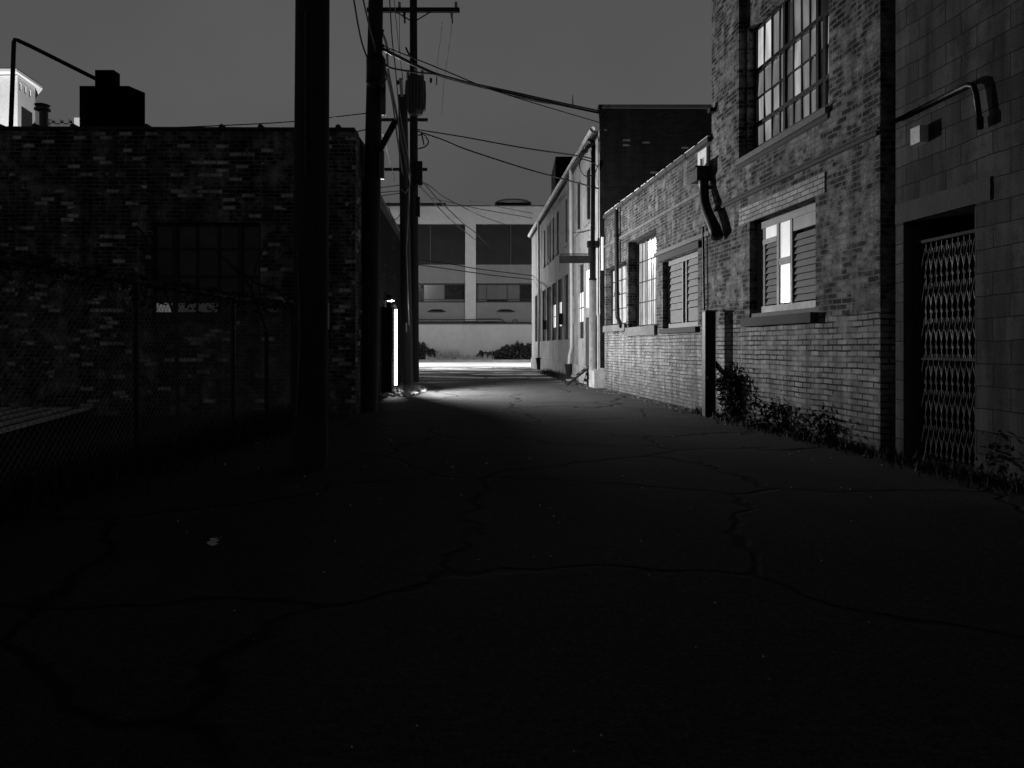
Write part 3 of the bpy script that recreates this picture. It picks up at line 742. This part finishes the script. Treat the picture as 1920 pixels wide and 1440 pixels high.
# ------------------------------------------------------------------ far left: floodlit tower and battlements
tw = empty('tower_building', 'floodlit white tower with overhanging eaves and three small windows, far behind the left roof', 'building')
TD = 100.; tx = lambda p: X(p, TD); tz = lambda y: Z(y, TD)
EX, EY = X(66, 105), 105.0
TL = math.hypot(EX - tx(33), 5)
TG = Fr(tx(33), TD, -1, .05, -.05, -1)
TN = Fr(tx(33), TD, EX - tx(33), 5, 5, -(EX - tx(33)))
b = MB()
hole = [(TL * f, TL * (f + .11), tz(166), tz(152), .12) for f in (.1, .37, .64)]
facade(b, TN, 0, TL, 4, tz(140), hole, 0, 0)
facade(b, TG, 0, 12, 4, tz(141), [], 0, 0)
b.build('wall', 'paint_white', tw)
for (a, c, z0, z1, r) in hole: fpanel('window', TN, a, c, z0, z1, -.1, 'glass_dark', tw)
fpanel('window', TN, TL * .2, TL * .8, tz(236), tz(196), .05, 'glass_dark', tw, .1)
fpanel('window', TN, TL * .9, TL * 1.0, 4, tz(210), .03, 'conc_grey', tw, .1)
fpanel('window', TG, 2.4, 9, tz(168), tz(148), .04, 'conc_grey', tw, .06)
b = MB(); P3 = [Vector((tx(-60), TD - 1, tz(139))), Vector((tx(40), TD - 1.0, tz(139))), Vector((X(80, 105.8), 105.8, tz(139))), Vector((X(60, 112), 112, tz(139)))]
b.quad([p for p in P3]); b.quad([p + Vector((0, 0, .35)) for p in P3])
for k in range(3): b.quad([P3[k], P3[k + 1], P3[k + 1] + Vector((0, 0, .35)), P3[k] + Vector((0, 0, .35))])
b.build('eaves', 'paint_white', tw)
b = MB(); ap = Vector((tx(0) - 6, TD + 9, tz(118)))
for k in range(3): b.quad([P3[k] + Vector((0, 0, .46)), P3[k + 1] + Vector((0, 0, .46)), ap], [(0, 0)] * 3)
b.build('roof', 'roofing', tw)
cr = empty('crenellated_building', 'distant pale building with battlements just left of the rooftop chimney box', 'building')
b = MB(); x0_, x1_ = X(84, 120), X(150, 120); b.box(((x0_ + x1_) / 2, 121, (Z(231, 120)) / 2), x1_ - x0_, 2, Z(231, 120)); b.build('wall', 'conc_grey', cr)
for k in range(4):
    m = MB(); m.box((x0_ + .6 + k * 1.35, 121, Z(228, 120)), .75, 2, .8); m.build('merlon', 'conc_grey', cr)
m = MB(); m.box((X(143, 119), 120, Z(230, 119)), .95, 1.5, 1.7); m.build('turret', 'paint_white', cr)

# ------------------------------------------------------------------ utility poles
def pole(name_label, base, top, r0, r1, mat, D0, D1, top_extra=None):
    e = empty('utility_pole', name_label, 'pole', 'timber utility poles along the left side of the alley')
    P0 = Vector((X(base[0], D0), D0, 0)); P1 = PT(top[0], top[1], D1)
    m = MB(); n = 10
    m.tube([P0.lerp(P1, k / n) for k in range(n + 1)], [r0 + (r1 - r0) * k / n for k in range(n + 1)], 18); m.build('shaft', mat, e, True)
    return e, P0, P1
p1, a, c = pole('thick near timber pole in front of the sooty brick building, tallest in the photo', (581, 877), (586.5, -60), .165, .155, 'wood_pole', 7.2, 7.2)
q = MB(); q.tube([PT(573, 330, 7.02), PT(573, 20, 7.02)], .012, 8); q.tube([PT(556, 780, 7.05), PT(562, 640, 7.0), PT(558, 470, 7.0)], .009, 6); q.build('conduit', 'rubber_grey', p1, True)
q = MB(); q.tube([PT(616, 617, 7.16), PT(616, 568, 7.16)], .008, 6); q.build('cable_guard', 'white_metal', p1)
p2, a, c = pole('timber pole with a transformer can, just right of the sooty brick building corner', (690, 0), (705.5, -40), .17, .125, 'wood_pole', 13.5, 13.5)
q = MB(); q.tube([PT(705, 163, 13.15), PT(705, 156, 13.15), PT(705, 112, 13.15), PT(705, 102, 13.15)], [.10, .165, .165, .11], 18); tk = q.build('transformer', 'steel', p2, True)
q = MB(); q.tube([PT(674, 640, 13.3), PT(674, 470, 13.3)], .011, 6); q.build('conduit', 'white_metal', p2)
for (y0_, y1_, px_) in ((155, 216, 718.5), (283, 336, 715.5)):
    q = MB(); q.box(PT(px_, (y0_ + y1_) / 2, 13.4), .085, .07, (y1_ - y0_) / 1450 * 13.4); q.build('riser_box', 'tank', p2)
q = MB(); q.tube([PT(711, 283, 13.4), PT(742, 226, 13.2)], .055, 8); q.build('brace', 'wood_dark', p2)
for pts in (((687, 150), (692, 165), (697, 160)), ((713, 160), (722, 152), (726, 142), (722, 132))):
    cable(pts, 13.2, 13.2, .012, None, 'rubber_grey', 'jumper_wire', parent=p2)
q = MB()
for (x_, y_) in ((717, 84), (726, 93), (733, 98), (716, 56)): q.tube([PT(x_ - 2, y_, 13.3), PT(x_ + 3, y_ + 3, 13.3)], .028, 8)
q.build('clamp', 'steel', p2)

p4, a, c = pole('shorter weathered pole standing in the lamp light at the garage corner', (765, 732), (755, 179), .145, .12, 'wood_pole2', 20.0, 20.0)
q = MB(); q.tube([PT(754, 182, 19.9), PT(752, 160, 19.9), PT(751, 147, 19.9)], .045, 10); q.build('riser_cap', 'steel_lit', p4)
q = MB(); q.box(PT(784, 388, 19.9), .09, .12, .5); q.build('terminal_box', 'steel', p4)
q = MB(); q.tube([PT(768, 342, 19.8), PT(762, 470, 19.8), PT(767, 610, 19.82)], .012, 6); q.build('ground_wire', 'steel_lit', p4)
q = MB(); q.box(PT(762, 614, 19.83), .03, .02, .24); q.build('number_plate', 'white_metal', p4)
q = MB()
for pts in (((770, 327), (768, 345), (766, 350)), ((752, 355), (760, 362), (767, 352))): q.tube([PT(x_, y_, 19.8) for x_, y_ in pts], .014, 6)
q.build('cable_clip', 'steel_lit', p4)

p3, a, c = pole('slim tall pole with the high crossarm, a drum transformer hung on it', (777, 716), (775, -60), .15, .115, 'wood_pole', 24.8, 24.8)
q = MB(); q.box(PT(775, 19, 24.65), 2.95, .12, .13); arm = q.build('crossarm', 'wood_dark', p3)
q = MB(); q.tube([PT(742, 22, 24.6), PT(769, 38, 24.6)], .02, 6); q.tube([PT(808, 22, 24.6), PT(781, 38, 24.6)], .02, 6); q.build('brace', 'steel', p3)
for px_ in (693, 749, 855):
    q = MB(); q.tube([PT(px_, 16, 24.65), PT(px_, 12, 24.65), PT(px_, 9, 24.65), PT(px_, 6, 24.65), PT(px_, 3, 24.65)], [.03, .05, .045, .05, .02], 10); q.build('insulator', 'porcelain', arm)
for px_ in (758, 847):
    q = MB(); q.tube([PT(px_, 23, 24.6), PT(px_, 34, 24.6)], [.05, .03], 8); q.tube([PT(px_ + 1, 34, 24.6), PT(px_ + 1, 44, 24.6)], .028, 8); q.build('fuse_cutout', 'porcelain' if px_ > 800 else 'steel', arm)
q = MB(); cx_ = 779
q.tube([PT(cx_, 216, 24.45), PT(cx_, 209, 24.45), PT(cx_, 152, 24.45), PT(cx_, 147, 24.45), PT(cx_, 144, 24.45)], [.20, .25, .25, .28, .24], 22); tk = q.build('transformer', 'tank', p3, False)
q = MB()
for k in range(11):
    t_ = -2.9 + k * .33; c_ = PT(cx_, 180, 24.45); q.tube([c_ + Vector((.29 * math.cos(t_), .29 * math.sin(t_), .46)), c_ + Vector((.31 * math.cos(t_), .31 * math.sin(t_), 0)), c_ + Vector((.29 * math.cos(t_), .29 * math.sin(t_), -.46))], .03, 6)
q.build('cooling_tube', 'tank', tk)
for px_, dy in ((765, 0), (779, -4), (792, 0)):
    q = MB(); c0 = PT(px_, 145 + dy, 24.4); q.tube([c0, c0 + Vector((0, 0, .1)), c0 + Vector((0, 0, .22))], [.06, .045, .05], 8); q.build('bushing', 'porcelain', tk)
for px_, y_, w_, h_ in ((747, 155, .09, .13), (808, 151, .07, .15), (793, 155, .07, .14), (819, 152, .025, .25)):
    q = MB(); q.box(PT(px_, y_, 24.5), w_, .06, h_); q.build('fitting', 'steel', p3)
q = MB(); q.tube([PT(761, 89, 24.7), PT(764, 96, 24.7), PT(768, 104, 24.75)], .03, 6); q.build('bracket', 'steel', p3)
q = MB(); q.box(PT(786, 325, 24.6), .2, .15, .75); q.build('terminal_box', 'steel', p3)
q = MB(); q.tube([PT(775, 455, 24.64), PT(776, 250, 24.64)], .03, 8); q.build('conduit', 'steel', p3)
for pts in (((784, 254), (794, 252), (802, 262), (803, 268), (797, 275), (784, 279)), ((790, 250), (793, 262), (795, 272))):
    cable(pts, 24.6, 24.6, .022, None, 'rubber', 'jumper_wire', parent=p3)
p5, a, c = pole('farther pole with two short crossarms, partly hidden behind the weathered pole', (764, 0), (759, 212), .15, .12, 'wood_pole', 37.5, 37.5)
for y_, w_ in ((225, 2.25), (318, 2.2)):
    q = MB(); q.box(PT(758.5, y_, 37.3), w_, .12, .15); ar = q.build('crossarm', 'wood_pole2', p5)

G_ = None
C = cable
C(((722, 88), (783, 112), (850, 139), (916, 166), (1020, 199), (1125, 230)), 13.4, 21.2, .012, 'thin service cable starting above the thick bundle and ending lowest on the gable')
C(((718, 92), (783, 124), (840, 146), (960, 176), (1040, 194), (1125, 212)), 13.4, 21.2, .030, 'thickest black cable bundle sweeping from the transformer pole to the gable parapet')
C(((722, 120), (735, 128), (783, 136), (822, 140), (880, 155), (960, 172), (1040, 190), (1125, 208)), 13.4, 21.2, .018, 'black cable running level past the slim pole, then following the thick bundle')
C(((820, 141), (900, 162), (960, 179), (1010, 191), (1074, 200)), 17.5, 20.5, .013, 'short slack cable hanging just under the thick bundle')
C(((783, 243), (870, 257), (980, 277), (1083, 292), (1110, 298)), 24.6, 21.2, .019, 'upper of the two cables from the slim pole to the service mast')
C(((783, 246), (830, 262), (874, 280), (978, 314), (1050, 334), (1124, 354)), 24.6, 21.2, .021, 'lower of the two cables from the slim pole to the stucco corner')
C(((270, 241), (400, 236), (547, 228), (690, 212)), 13.1, 13.3, .009, 'thin cable skimming over the sooty brick building roof to the transformer pole')
C(((664, 248), (677, 245), (690, 242)), 12.9, 13.4, .010, 'short wire from the sooty brick building corner to the transformer pole')
C(((662, -10), (672, 50), (680, 85), (690, 112)), 11, 13.3, .014, 'leftmost cable dropping from the top of the photo onto the transformer can')
C(((679, -10), (686, 22), (694, 56), (703, 90), (704, 105)), 11, 13.25, .013, 'second cable from the top edge, crossing in front of the transformer pole')
C(((730, -10), (733, 40), (736, 81), (741, 125), (746, 180), (752, 230), (762, 290), (770, 335)), 15, 19.8, .012, 'cable from the top edge just right of the transformer pole down to the weathered pole')
C(((738, -10), (745, 62), (749, 100), (755, 150), (765, 210)), 17, 24.4, .009, 'thin cable from the top edge down onto the drum transformer')
C(((717, 62), (725, 86), (727, 125), (733, 160), (742, 205), (752, 262), (761, 310), (768, 350)), 13.4, 19.7, .022, 'thick slack cable from the transformer pole top down the weathered pole')
C(((722, 128), (727, 150), (735, 185), (742, 235), (748, 280), (756, 330)), 13.4, 19.75, .017, 'second slack cable left of the thick one between the two poles')
C(((717, 250), (724, 275), (730, 300), (736, 320), (741, 345)), 13.3, 18, .008, 'thin bright wire angling down right of the long riser box', 'steel_lit')
C(((749, 205), (757, 250), (765, 290), (770, 330)), 19.6, 19.7, .009, 'thin shiny wire lying along the face of the weathered pole', 'steel_lit')
C(((847, 46), (843, 80), (838, 115), (832, 160), (828, 215)), 24.6, 60, .012, 'faint wire falling away from the right end of the high crossarm')
C(((829, 42), (825, 80), (821, 110), (817, 160)), 24.6, 60, .010, 'fainter wire beside the one from the crossarm end')
C(((749, 24), (749, 70), (751, 115), (756, 150)), 24.6, 24.4, .008, 'drop wire from the crossarm\'s left insulator to the drum transformer')
C(((787, 338), (802, 352), (817, 370), (835, 387), (870, 420), (894, 439), (920, 467)), 24.6, 56, .026, 'dark cable dropping from the slim pole across the far column')
C(((787, 350), (803, 366), (820, 387), (854, 420), (892, 450)), 24.6, 56, .022, 'parallel cable just left of the one that crosses the far column')
C(((790, 341), (805, 348), (830, 368), (866, 387), (905, 406), (949, 421)), 24.6, 56, .020, 'cable sagging from the slim pole to the right louvre panel')
C(((810, 372), (886, 389), (940, 399), (999, 409)), 45, 41, .018, 'lower thin wire across the white band of the far building')
C(((880, 377), (942, 389), (999, 400)), 45, 41, .016, 'upper thin wire across the white band of the far building')
C(((781, 496), (830, 503), (872, 509), (930, 517), (999, 524)), 40, 41, .026, 'lowest wire crossing the grey spandrel to the stucco corner')
C(((781, 487), (850, 496), (895, 504), (999, 517)), 40, 41, .026, 'second lowest wire crossing the grey spandrel to the stucco corner')
for k, (y0_, y1_, w_) in enumerate(((353, 347, 'top'), (361, 358, 'middle'), (369, 362, 'bottom'))):
    C(((690, y0_ + 2), (725, (y0_ + y1_) / 2 + .5), (750, y1_)), 13.5, 19.9, .011, w_ + ' of three short level cables left of the weathered pole', group='level cables between the poles')
C(((728, 378), (732, 398), (739, 411), (745, 409), (750, 402)), 19.9, 19.9, .010, 'small hanging cable loop left of the weathered pole')
q = MB(); q.tube([PT(1074, 198, 20.6), PT(1074, 178, 20.6)], [.018, .008], 6); tag(q.build('marker_spike', 'steel'), 'thin upright spike clipped on the thick cable bundle before the gable', 'spike')

# ------------------------------------------------------------------ near right: post with strut, bush, weeds
pst = empty('steel_post', 'dark square steel post standing before the pale painted brick wall', 'post')
PD = 12.6
q = MB(); q.box((X(1328.5, PD), PD, .85), .165, .14, 1.70, .1); q.build('shaft', 'steel', pst)
q = MB(); q.box((X(1331, PD), PD, 1.712), .22, .2, .02, .1); q.build('cap', 'stone', pst)
q = MB(); q.tube([(X(1339, PD), PD - .08, .1), (X(1339, PD), PD - .08, 1.70)], .008, 6); q.build('edge_highlight', 'steel_lit', pst)  # pale line painted in for the light along the post's edge
q = MB(); q.tube([PT(1340, 680, PD), PT(1385, 732, 12.2)], .045, 6); q.build('strut', 'wood_dark', pst)
q = MB(); q.tube([PT(1340, 712, PD), PT(1362, 732, 12.3)], .02, 6); q.build('strut', 'wood_dark', pst)

def bush(label, cx, cy, rx, ry, h, n, size, seed, stems=7):
    rr = random.Random(seed); e = empty('shrub', label, 'shrub')
    m = MB(); tips = []
    for k in range(stems):
        a = rr.uniform(0, 6.28); t_ = Vector((cx + rx * .8 * math.cos(a) * rr.random(), cy + ry * .8 * math.sin(a) * rr.random(), h * rr.uniform(.6, 1.05)))
        p0 = Vector((cx + rr.uniform(-.1, .1), cy + rr.uniform(-.1, .1), 0)); mid = p0.lerp(t_, .5) + Vector((0, 0, .12)); m.tube([p0, mid, t_], [.012, .008, .003], 5); tips.append((p0, mid, t_))
    m.build('stem', 'wood_dark', e)
    m = MB()
    def fn():
        p0, mid, t_ = rr.choice(tips); u = rr.random() ** .6
        p = p0.lerp(mid, u * 2) if u < .5 else mid.lerp(t_, u * 2 - 1)
        return p + Vector((rr.gauss(0, rx * .22), rr.gauss(0, ry * .22), rr.gauss(0, .09)))
    leafy(m, fn, n, size, 0, rr); m.build('foliage', 'leaf', e)
    return e
bush('leafy weed shrub just right of the dark steel post', X(1378, 11.9), 11.9, .42, .4, .80, 1300, .045, 11, 14)
bush('low dark shrub between the leafy post-side shrub and the scrubby one below the window', X(1450, 10.6), 10.4, .6, .5, .30, 700, .035, 12, 12)
bush('scrubby shrub below the boarded window at the wall foot', X(1560, 9.3), 9.2, .6, .4, .26, 600, .035, 13, 12)
bush('weedy clump just right of the accordion gate', X(1880, 6.6), 6.5, .4, .3, .30, 400, .03, 14, 9)
#bush('dark weed clump at the lower left of the accordion gate', X(1690, 7.9), 7.6, .4, .3, .22, 300, .03, 15, 9)

def weeds(label, pts, n, hmax, seed, m_='leaf', spread=.35):
    rr = random.Random(seed); m = MB()
    for k in range(n):
        i = rr.randrange(len(pts) - 1); t_ = rr.random()
        p = Vector(pts[i]).lerp(Vector(pts[i + 1]), t_); p = Vector((p.x + rr.gauss(0, spread), p.y + rr.gauss(0, spread), 0))
        h_ = hmax * rr.uniform(.3, 1); l_ = Vector((rr.uniform(-.5, .5), rr.uniform(-.5, .5), 1)) * h_
        w_ = Vector((rr.uniform(-1, 1), rr.uniform(-1, 1), 0)).normalized() * .008
        m.quad([p - w_, p + w_, p + l_ * .6 + w_ * .5, p + l_], [(0, 0)] * 4)
    return tag(m.build('weeds', m_), label, 'weeds', kind='stuff')
weeds('rough weeds along the foot of the right-hand brick and block walls', [R.P(S(6.0), 0, .15), R.P(S(13.5), 0, .12)], 2200, .13, 21, spread=.12)
weeds('sparse weeds at the foot of the stucco building', [RP.P(SP(24.5), 0, .2), RP.P(SP(33), 0, .2)], 1600, .28, 22, spread=.16)
weeds('tangled weeds under the chain-link fence on the left', [(-3.9, 3.0, 0), (-3.4, 12.2, 0)], 7000, .32, 23, spread=.3)
weeds('tuft of weeds at the foot of the weathered pole', [(-2.75, 19.4, 0), (-2.4, 19.9, 0)], 260, .22, 24, 'leaf_dry', .12)

# ------------------------------------------------------------------ left: chain-link fence
fen = empty('chain_link_fence', 'chain-link fence along the left side in front of the sooty brick building', 'fence')
f0, f1 = Vector((-3.75, 2.6, 0)), Vector((-3.50, 12.3, 0)); FL = (f1 - f0).length; FH = 1.76
fd = (f1 - f0) / FL
def fp(s, z): return f0 + fd * s + Vector((0, 0, z))
q = MB(); q.tube([fp(0, FH), fp(FL, FH)], .03, 8); q.build('top_rail', 'steel', fen)
for k in range(5):
    q = MB(); q.tube([fp(FL * k / 4, 0), fp(FL * k / 4, FH + .04)], .035, 10); q.build('post', 'steel', fen)
q = MB(); pit = .075; k = -FH
while k < FL:
    for sgn in (1, -1):
        a0_, a1_ = (k, k + FH - .05); za, zb = (.02, FH - .03) if sgn > 0 else (FH - .03, .02)
        lo_, hi_ = max(a0_, 0), min(a1_, FL)
        if hi_ > lo_:
            t0, t1 = (lo_ - a0_) / (a1_ - a0_), (hi_ - a0_) / (a1_ - a0_)
            q.tube([fp(lo_, za + (zb - za) * t0), fp(hi_, za + (zb - za) * t1)], .0022, 3, False)
    k += pit
q.build('mesh', 'steel_lit', fen)
# dead vine wound along the rail
q = MB(); rr = random.Random(31); pts = []
for k in range(60):
    s_ = FL * k / 59; pts.append(fp(s_, FH + .02 + .05 * math.sin(k * 1.3)) + Vector((rr.uniform(-.04, .04), 0, 0)))
q.tube(pts, .022, 6)
vn = tag(q.build('vine', 'wood_dark'), 'dead vine stems wound along the top rail of the chain-link fence', 'vine')
m = MB()
def fnv():
    s_ = rr.uniform(0, FL); return fp(s_, FH - abs(rr.gauss(0, .12)) + .06) + Vector((rr.gauss(0, .06), 0, 0))
leafy(m, fnv, 1600, .035, 0, rr); m.build('foliage', 'leaf', vn)
# bare branches in front of the window
br = empty('bare_sapling', 'thin bare sapling leaning up behind the fence in front of the dark window', 'sapling')
for pts in (((500, 620), (470, 540), (440, 505), (405, 470)), ((470, 545), (480, 500), (492, 470)), ((560, 590), (520, 545), (480, 530), (440, 500)), ((330, 600), (300, 520), (268, 440), (255, 425))):
    q = MB(); q.tube(ladder_interp([(x_, y_, 10.6) for x_, y_ in pts], 4), .016, 6); q.build('branch', 'wood_dark', br)
q = MB(); q.tube([Vector((X(500, 10.6), 10.6, 0)), PT(500, 620, 10.6)], .03, 6); q.tube([Vector((X(335, 10.6), 10.6, 0)), PT(330, 600, 10.6)], .03, 6); q.build('trunk', 'wood_dark', br)
# low slatted platform behind the fence
plt = empty('slatted_platform', 'low slatted timber platform lying behind the fence at the left edge', 'platform')
q = MB()
for k in range(6):
    q = MB(); q.box((-6.0 - k * .30, 10.0, .20), .12, 3.4, .03, .24); q.build('slat', 'paint_white', plt)
for y_ in (8.7, 10, 11.3):
    q = MB(); q.box((-6.75 - (y_ - 10) * .24, y_, .10), 1.7, .1, .16); q.build('bearer', 'wood_dark', plt)

# ------------------------------------------------------------------ litter
lit = MB(); rr = random.Random(2)
P0 = Vector((X(398, 4.35), 4.35, .012))
for k in range(7):
    a, c, d = [P0 + Vector((rr.uniform(-.035, .035), rr.uniform(-.03, .03), rr.uniform(0, .05))) for _ in range(3)]
    lit.quad([a, c, d], [(0, 0)] * 3)
tag(lit.build('paper_scrap', 'paint_white'), 'crumpled pale paper scrap on the dark asphalt at the lower left', 'litter')
lit = MB()
for k in range(70):
    D_ = rr.uniform(2.0, 10) ** 1; p = Vector((rr.uniform(-.45, .5) * D_, D_, .008)); s_ = rr.uniform(.0006, .0012) * D_ ** .9
    lit.box(p, s_ * 2, s_ * 2, s_, rr.uniform(0, 3), rx=rr.uniform(0, .6))
tag(lit.build('gravel', 'paint_white'), 'tiny pale grit and glass crumbs scattered over the dark asphalt', 'grit', kind='stuff')
lit = MB()
for k in range(130):
    p = Vector((rr.uniform(-3.15, -2.2), rr.uniform(17.3, 20.0), .02)); s_ = rr.uniform(.02, .06)
    lit.box(p, s_ * 2, s_ * 1.5, s_ * .6, rr.uniform(0, 3), rx=rr.uniform(0, 1))
tag(lit.build('rubble', 'stone_pale'), 'bright strewn rubble and leaves on the lit ground beside the weathered pole', 'rubble', kind='stuff')

lit = MB(); rr = random.Random(12)
for k in range(900):
    D_ = rr.uniform(11, 29); F_, S_ = (R, S) if D_ < 21 else (RP, SP)
    p = F_.P(S_(D_), rr.uniform(.004, .02), .08 + abs(rr.gauss(0, .22))); a = rr.uniform(0, 6.28); s_ = rr.uniform(.012, .035)
    c = Vector((math.cos(a), math.sin(a), rr.uniform(-.3, .5))) * s_; d = Vector((-math.sin(a), math.cos(a), rr.uniform(-.2, .4))) * s_ * .6
    lit.quad([p - c, p + d, p + c, p - d], [(0, 0)] * 4)
tag(lit.build('dead_leaves', 'leaf_dry'), 'dead leaves and grit drifted along the foot of the right-hand walls', 'leaves', kind='stuff')

# ------------------------------------------------------------------ lights: wall lamp, added spot, street lamps with added fill, tower floodlight
def lamp(kind, loc, power, size=.1, aim=None, cone=None, blend=.5, name='lamp_or_added_light'):
    L = bpy.data.lights.new(name, kind); L.energy = power
    if kind in ('POINT', 'SPOT'): L.shadow_soft_size = size
    if kind == 'SPOT': L.spot_size = math.radians(cone); L.spot_blend = blend
    o = bpy.data.objects.new(name, L); COL.objects.link(o); o.location = loc
    if aim is not None: o.rotation_euler = (Vector(aim) - Vector(loc)).to_track_quat('-Z', 'Y').to_euler()
    return o
lamp('SPOT', LAMP, 3400, .06, LAMP + Vector((10, -1.6, .3)), 156, .45)
lamp('SPOT', LB.P(SL(21.3), 2.1, .22), 1500, .06, LB.P(SL(18.95), 0, .42), 46, .8)  # unseen spot added to brighten the ground beside the weathered pole
for k, (x_, y_, lab) in enumerate(((-10.5, 45.5, 'street lamp hidden behind the garage building, lighting the street'), (6.5, 44.8, 'street lamp hidden behind the stucco building, lighting the street'))):
    e = empty('street_lamp', lab, 'street lamp')
    m = MB(); m.tube([(x_, y_, 0), (x_, y_, 7.4)], [.1, .06], 10); m.tube([(x_, y_, 7.4), (x_, y_ + .6, 7.75), (x_, y_ + 2.2, 7.85)], .04, 8); m.build('column', 'steel', e)
    m = MB(); m.box((x_, y_ + 2.4, 7.85), .3, .7, .12); m.build('head', 'steel', e)
    lamp('SPOT', (x_, y_ + 2.4, 7.72), 9000, .12, (x_ * .3, y_ + 1, 0), 112, .5)
    lamp('POINT', (x_, y_ + 2.4, 7.70), 3600, .2)  # second light added at each head to fill the far walls
lamp('SPOT', (-52, 78, 3), 110000, .5, (-64, 101, 22), 60, .6)

# ------------------------------------------------------------------ sky
W = bpy.data.worlds.new('World'); SC.world = W; W.use_nodes = True
nt = W.node_tree; bg = nt.nodes['Background']
tc = nt.nodes.new('ShaderNodeTexCoord'); sep = nt.nodes.new('ShaderNodeSeparateXYZ'); nt.links.new(tc.outputs['Generated'], sep.inputs[0])
cr_ = nt.nodes.new('ShaderNodeValToRGB'); nt.links.new(sep.outputs['Z'], cr_.inputs[0])
el = cr_.color_ramp.elements
el[0].position = 0.0; el[0].color = (.076, .076, .076, 1)
el[1].position = 1.0; el[1].color = (.006, .006, .006, 1)
for p_, v_ in ((.12, .085), (.30, .094), (.42, .086), (.55, .014)):
    e = el.new(p_); e.color = (v_, v_, v_, 1)
nz = nt.nodes.new('ShaderNodeTexNoise'); nz.inputs['Scale'].default_value = 2.2; nz.inputs['Detail'].default_value = 4
nt.links.new(tc.outputs['Generated'], nz.inputs['Vector'])
mr = nt.nodes.new('ShaderNodeMapRange'); nt.links.new(nz.outputs['Fac'], mr.inputs[0]); mr.inputs[1].default_value = .3; mr.inputs[2].default_value = .7; mr.inputs[3].default_value = .88; mr.inputs[4].default_value = 1.1
mx = nt.nodes.new('ShaderNodeMix'); mx.data_type = 'RGBA'; mx.blend_type = 'MULTIPLY'; mx.inputs[0].default_value = 1
nt.links.new(cr_.outputs[0], mx.inputs[6]); nt.links.new(mr.outputs[0], mx.inputs[7]); nt.links.new(mx.outputs[2], bg.inputs['Color'])
bg.inputs['Strength'].default_value = 1.0

# ------------------------------------------------------------------ camera
cd = bpy.data.cameras.new('camera'); cam = bpy.data.objects.new('camera', cd); COL.objects.link(cam)
cam.location = (0, 0, H); cam.rotation_euler = (math.radians(90), 0, 0)
cd.sensor_width = 36; cd.lens = 36 * 1450 / 1920; cd.shift_y = -70 / 1920; cd.clip_end = 1500; cd.clip_start = .05
SC.camera = cam
SC.view_settings.view_transform = 'Standard'; SC.view_settings.look = 'None'; SC.view_settings.exposure = 0; SC.view_settings.gamma = 1
SC.cycles.use_denoising = True
SC.cycles.max_bounces = 5
SC.cycles.sample_clamp_indirect = 3
